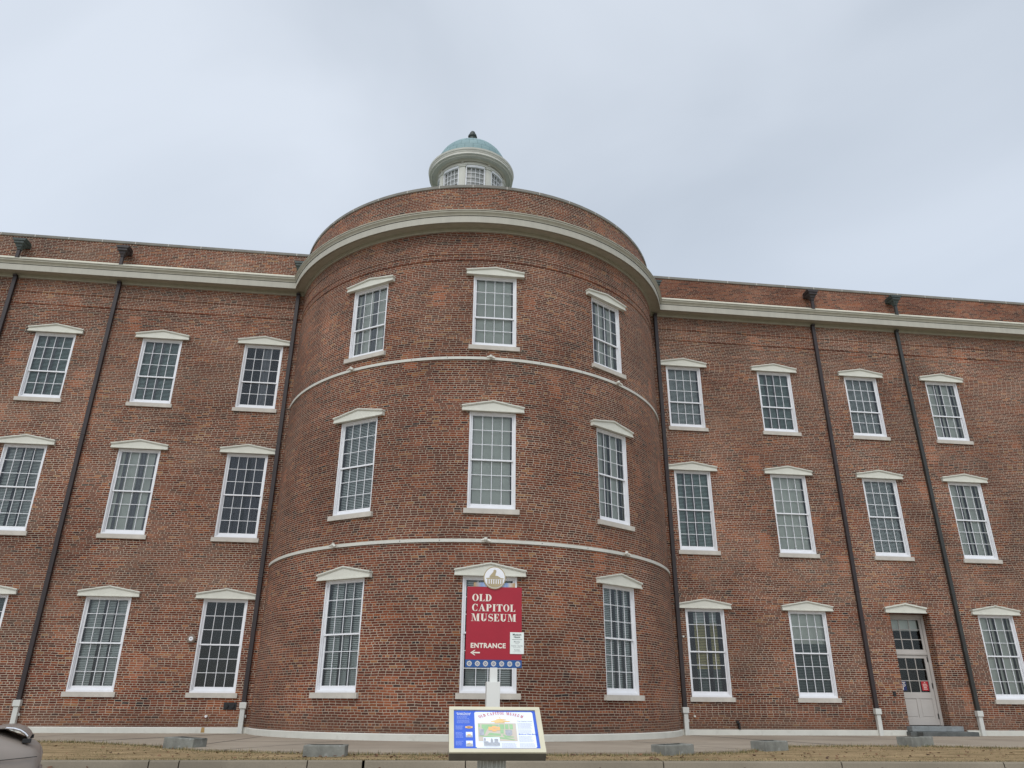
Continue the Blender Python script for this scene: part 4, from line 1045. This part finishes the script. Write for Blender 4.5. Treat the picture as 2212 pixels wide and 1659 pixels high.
# arched title
mb = MB(); s_ = 'OLD CAPITOL MUSEUM'
adv = [(.38 if c == ' ' else GL[c][0]+.12) for c in s_]; tot = sum(adv); rad = .52; span = .50/rad; cxu = bp_(.575, 0)[0]; hh = .046; kx = .47/tot; cum = 0
cyc = bp_(0, .885)[1]-rad
for c, w_ in zip(s_, adv):
    if c != ' ':
        mid = cum+GL[c][0]/2; th_ = ((mid/tot)-.5)*span
        for q in GL[c][1]:
            pts = []
            for a, b in q:
                lx, ly = (a-GL[c][0]/2)*kx, b*hh+rad
                pts.append((cxu+lx*math.cos(th_)+ly*math.sin(th_), cyc-lx*math.sin(th_)+ly*math.cos(th_), -.003))
            mb.face(pts)
    cum += w_
mb.build('arched_title', M['bred'], face, merge=False)
# fluted column
mb = MB(); cxl, cyl = -.035, .08; nfl = 20; rows = []
for z, r_ in ((0, .155), (.5, .155), (.66, .155)):
    ring = []
    for i in range(nfl*4):
        a = 2*pi*i/(nfl*4); q = r_-(.014 if i % 4 in (1, 2) else 0)-(.006 if i % 4 in (1, 2) else 0); ring.append((cxl+q*math.cos(a), cyl+q*math.sin(a), z))
    rows.append(ring)
mb.grid(rows, closed=True); mb.build('fluted_column', M['column'], I)
mb = MB(); mb.box(cxl-.2, cxl+.2, cyl-.2, cyl+.2, 0, .03); mb.lathe([(.18, .03), (.18, .05), (.16, .07)], 32, (cxl, cyl, 0)); mb.build('column_base', M['column'], I)
mb = MB(); mb.box(cxl-.12, cxl+.12, cyl-.12, cyl+.14, .66, .74); mb.build('bracket', M['blip'], I)

# ------------------------------------------------------------------ parked car, its tail reaching into the picture from the left
ca = R(112)
TX, TY = -4.13, -15.8
org = Vector((TX, TY, 0))+Vector((math.cos(ca), math.sin(ca), 0))*.86
cz = ST-.04
CAR = thing('parked_car', 'taupe car at the left edge with raised rear spoiler reflecting the sky', 'car', (org.x, org.y, cz), ca)
def section(y, hwid, zlow, zsh, zroof, rw):
    p = [(hwid*.90, zlow), (hwid*.985, zlow+.10), (hwid, zlow+.30), (hwid*.995, zsh-.16), (hwid*.965, zsh-.05), (hwid*.90, zsh)]
    d = zroof-zsh; p += [(rw+.10, zsh+d*.5), (rw, zroof-min(.07, d*.2)), (rw-.12, zroof-min(.015, d*.1)), (rw*.5, zroof+.01), (0, zroof+.015)]
    return [(x, y, z) for x, z in p]+[(-x, y, z) for x, z in reversed(p[:-1])]
secs = [(0.0, .70, .28, .58, .63, .5), (.025, .78, .25, .66, .71, .55), (.09, .835, .23, .72, .765, .60), (.22, .86, .21, .76, .82, .64), (.45, .87, .20, .80, .90, .66), (.75, .88, .20, .83, 1.03, .66), (1.1, .885, .20, .85, 1.20, .62), (1.5, .885, .20, .86, 1.34, .58), (1.9, .885, .20, .86, 1.40, .57), (2.5, .885, .20, .86, 1.40, .57), (2.9, .885, .20, .85, 1.29, .60), (3.3, .88, .20, .84, 1.02, .64),
        (3.5, .875, .20, .82, .90, .6), (4.0, .86, .20, .76, .82, .55), (4.3, .80, .22, .68, .72, .5), (4.42, .68, .28, .55, .58, .45)]
mb = MB(); rows = [section(*s_) for s_ in secs]
mb.grid(rows); mb.face(rows[0]); mb.face(rows[-1][::-1])
bd = mb.build('body', M['car'], CAR, smooth=True)
ss = bd.modifiers.new('s', 'SUBSURF'); ss.levels = 1; ss.render_levels = 2
mb = MB(); mb.face([(-.54, .98, 1.165), (.54, .98, 1.165), (.50, 1.42, 1.335), (-.50, 1.42, 1.335)]); mb.build('rear_window', M['carglass'], CAR)
for s_ in (-1, 1):
    mb = MB(); mb.face([(s_*.80, 1.35, .90), (s_*.80, 3.0, .90), (s_*.66, 2.65, 1.30), (s_*.66, 1.7, 1.31)][::s_]); mb.build('side_window', M['carglass'], CAR)
mb = MB(); mb.face([(.58, 3.30, 1.05), (-.58, 3.30, 1.05), (-.50, 2.93, 1.31), (.50, 2.93, 1.31)]); mb.build('windscreen', M['carglass'], CAR)
# raised spoiler: a blade that leaves the sloping tail, runs level and turns down to its foot
pth = [(.52, .945), (.42, .950), (.34, .945), (.27, .925), (.22, .895), (.185, .86), (.165, .83)]
rows = []
for x in (-.74, -.72, 0, .72, .74):
    e = .008 if abs(x) > .73 else 0
    up = [(x, y, z+.014-e) for y, z in pth]; dn = [(x, y+.012, z-.014+e) for y, z in reversed(pth)]
    rows.append(up+dn)
mb = MB(); mb.grid(rows, closed=True); mb.face(rows[0]); mb.face(rows[-1][::-1]); sp_ = mb.build('spoiler', M['car'], CAR, autos=True)
for s_ in (-1, 1):
    mb = MB(); rows = []
    for y, z in pth[1:-1]: rows.append([(s_*.742, y, z+.012), (s_*.755, y, z+.006), (s_*.755, y+.006, z-.008), (s_*.742, y+.01, z-.012)])
    mb.grid(rows, closed=True); mb.build('spoiler_trim', M['chrome'], sp_, smooth=True)
    mb = MB(); mb.box(min(s_*.755, s_*.66), max(s_*.755, s_*.66), .145, .235, .79, .835); mb.build('spoiler_foot', M['rubber'], sp_, bevel=.006)
mb = MB(); mb.box(-.80, .80, -.03, .10, .26, .48); mb.build('rear_bumper', M['car'], CAR, bevel=.03)
for s_ in (-1, 1):
    m2 = MB(); m2.box(min(s_*.70, s_*.42), max(s_*.70, s_*.42), -.035, .05, .30, .37); m2.build('rear_lamp', M['lampred'], CAR, bevel=.015)
    # shoulder seam, fuel flap and door edge
    m2 = MB(); rows = [[(s_*(.800+.075*min(1, y/.25)), y, z), (s_*(.812+.075*min(1, y/.25)), y, z), (s_*(.812+.075*min(1, y/.25)), y, z-.007), (s_*(.800+.075*min(1, y/.25)), y, z-.007)] for y, z in ((.05, .655), (.12, .650), (.25, .640), (.6, .610), (1.0, .585), (1.4, .57))]
    m2.grid(rows, closed=True); m2.build('shoulder_seam', M['rubber'], CAR)
    m2 = MB(); x = s_*.874; m2.box(min(x, x+s_*.004), max(x, x+s_*.004), .62, .74, .545, .551); m2.box(min(x, x+s_*.003), max(x, x+s_*.003), .61, .616, .43, .55); m2.build('fuel_flap_edge', M['rubber'], CAR)
    m2 = MB(); rows = [[(s_*.868, y-.006, z), (s_*.889, y-.006, z), (s_*.889, y+.006, z), (s_*.868, y+.006, z)] for y, z in ((.66, .77), (.62, .72), (.59, .64), (.585, .56), (.60, .47), (.64, .38))]
    m2.grid(rows, closed=True); m2.build('rear_arch_trim', M['chrome'], CAR)
mb = MB(); mb.box(-.26, .26, -.038, -.03, .30, .40); mb.build('number_plate', M['post'], CAR)
for s_ in (-1, 1):
    for yy in (.95, 3.55):
        m2 = MB(); m2.T = Matrix.Translation((s_*.80, yy, .30)) @ Matrix.Rotation(pi/2, 4, 'Y'); m2.lathe([(.001, -.1), (.20, -.1), (.29, -.09), (.315, -.06), (.315, .06), (.29, .09), (.20, .1), (.001, .1)], 28)
        w = m2.build('wheel', M['rubber'], CAR, autos=True)
        m2 = MB(); m2.T = Matrix.Translation((s_*.80, yy, .30)) @ Matrix.Rotation(s_*pi/2, 4, 'Y'); m2.lathe([(.2, .101), (.19, .108), (.06, .095), (.05, .112), (.001, .112)], 20); m2.build('rim', M['chrome'], w, autos=True)
print('objects', len(bpy.data.objects))
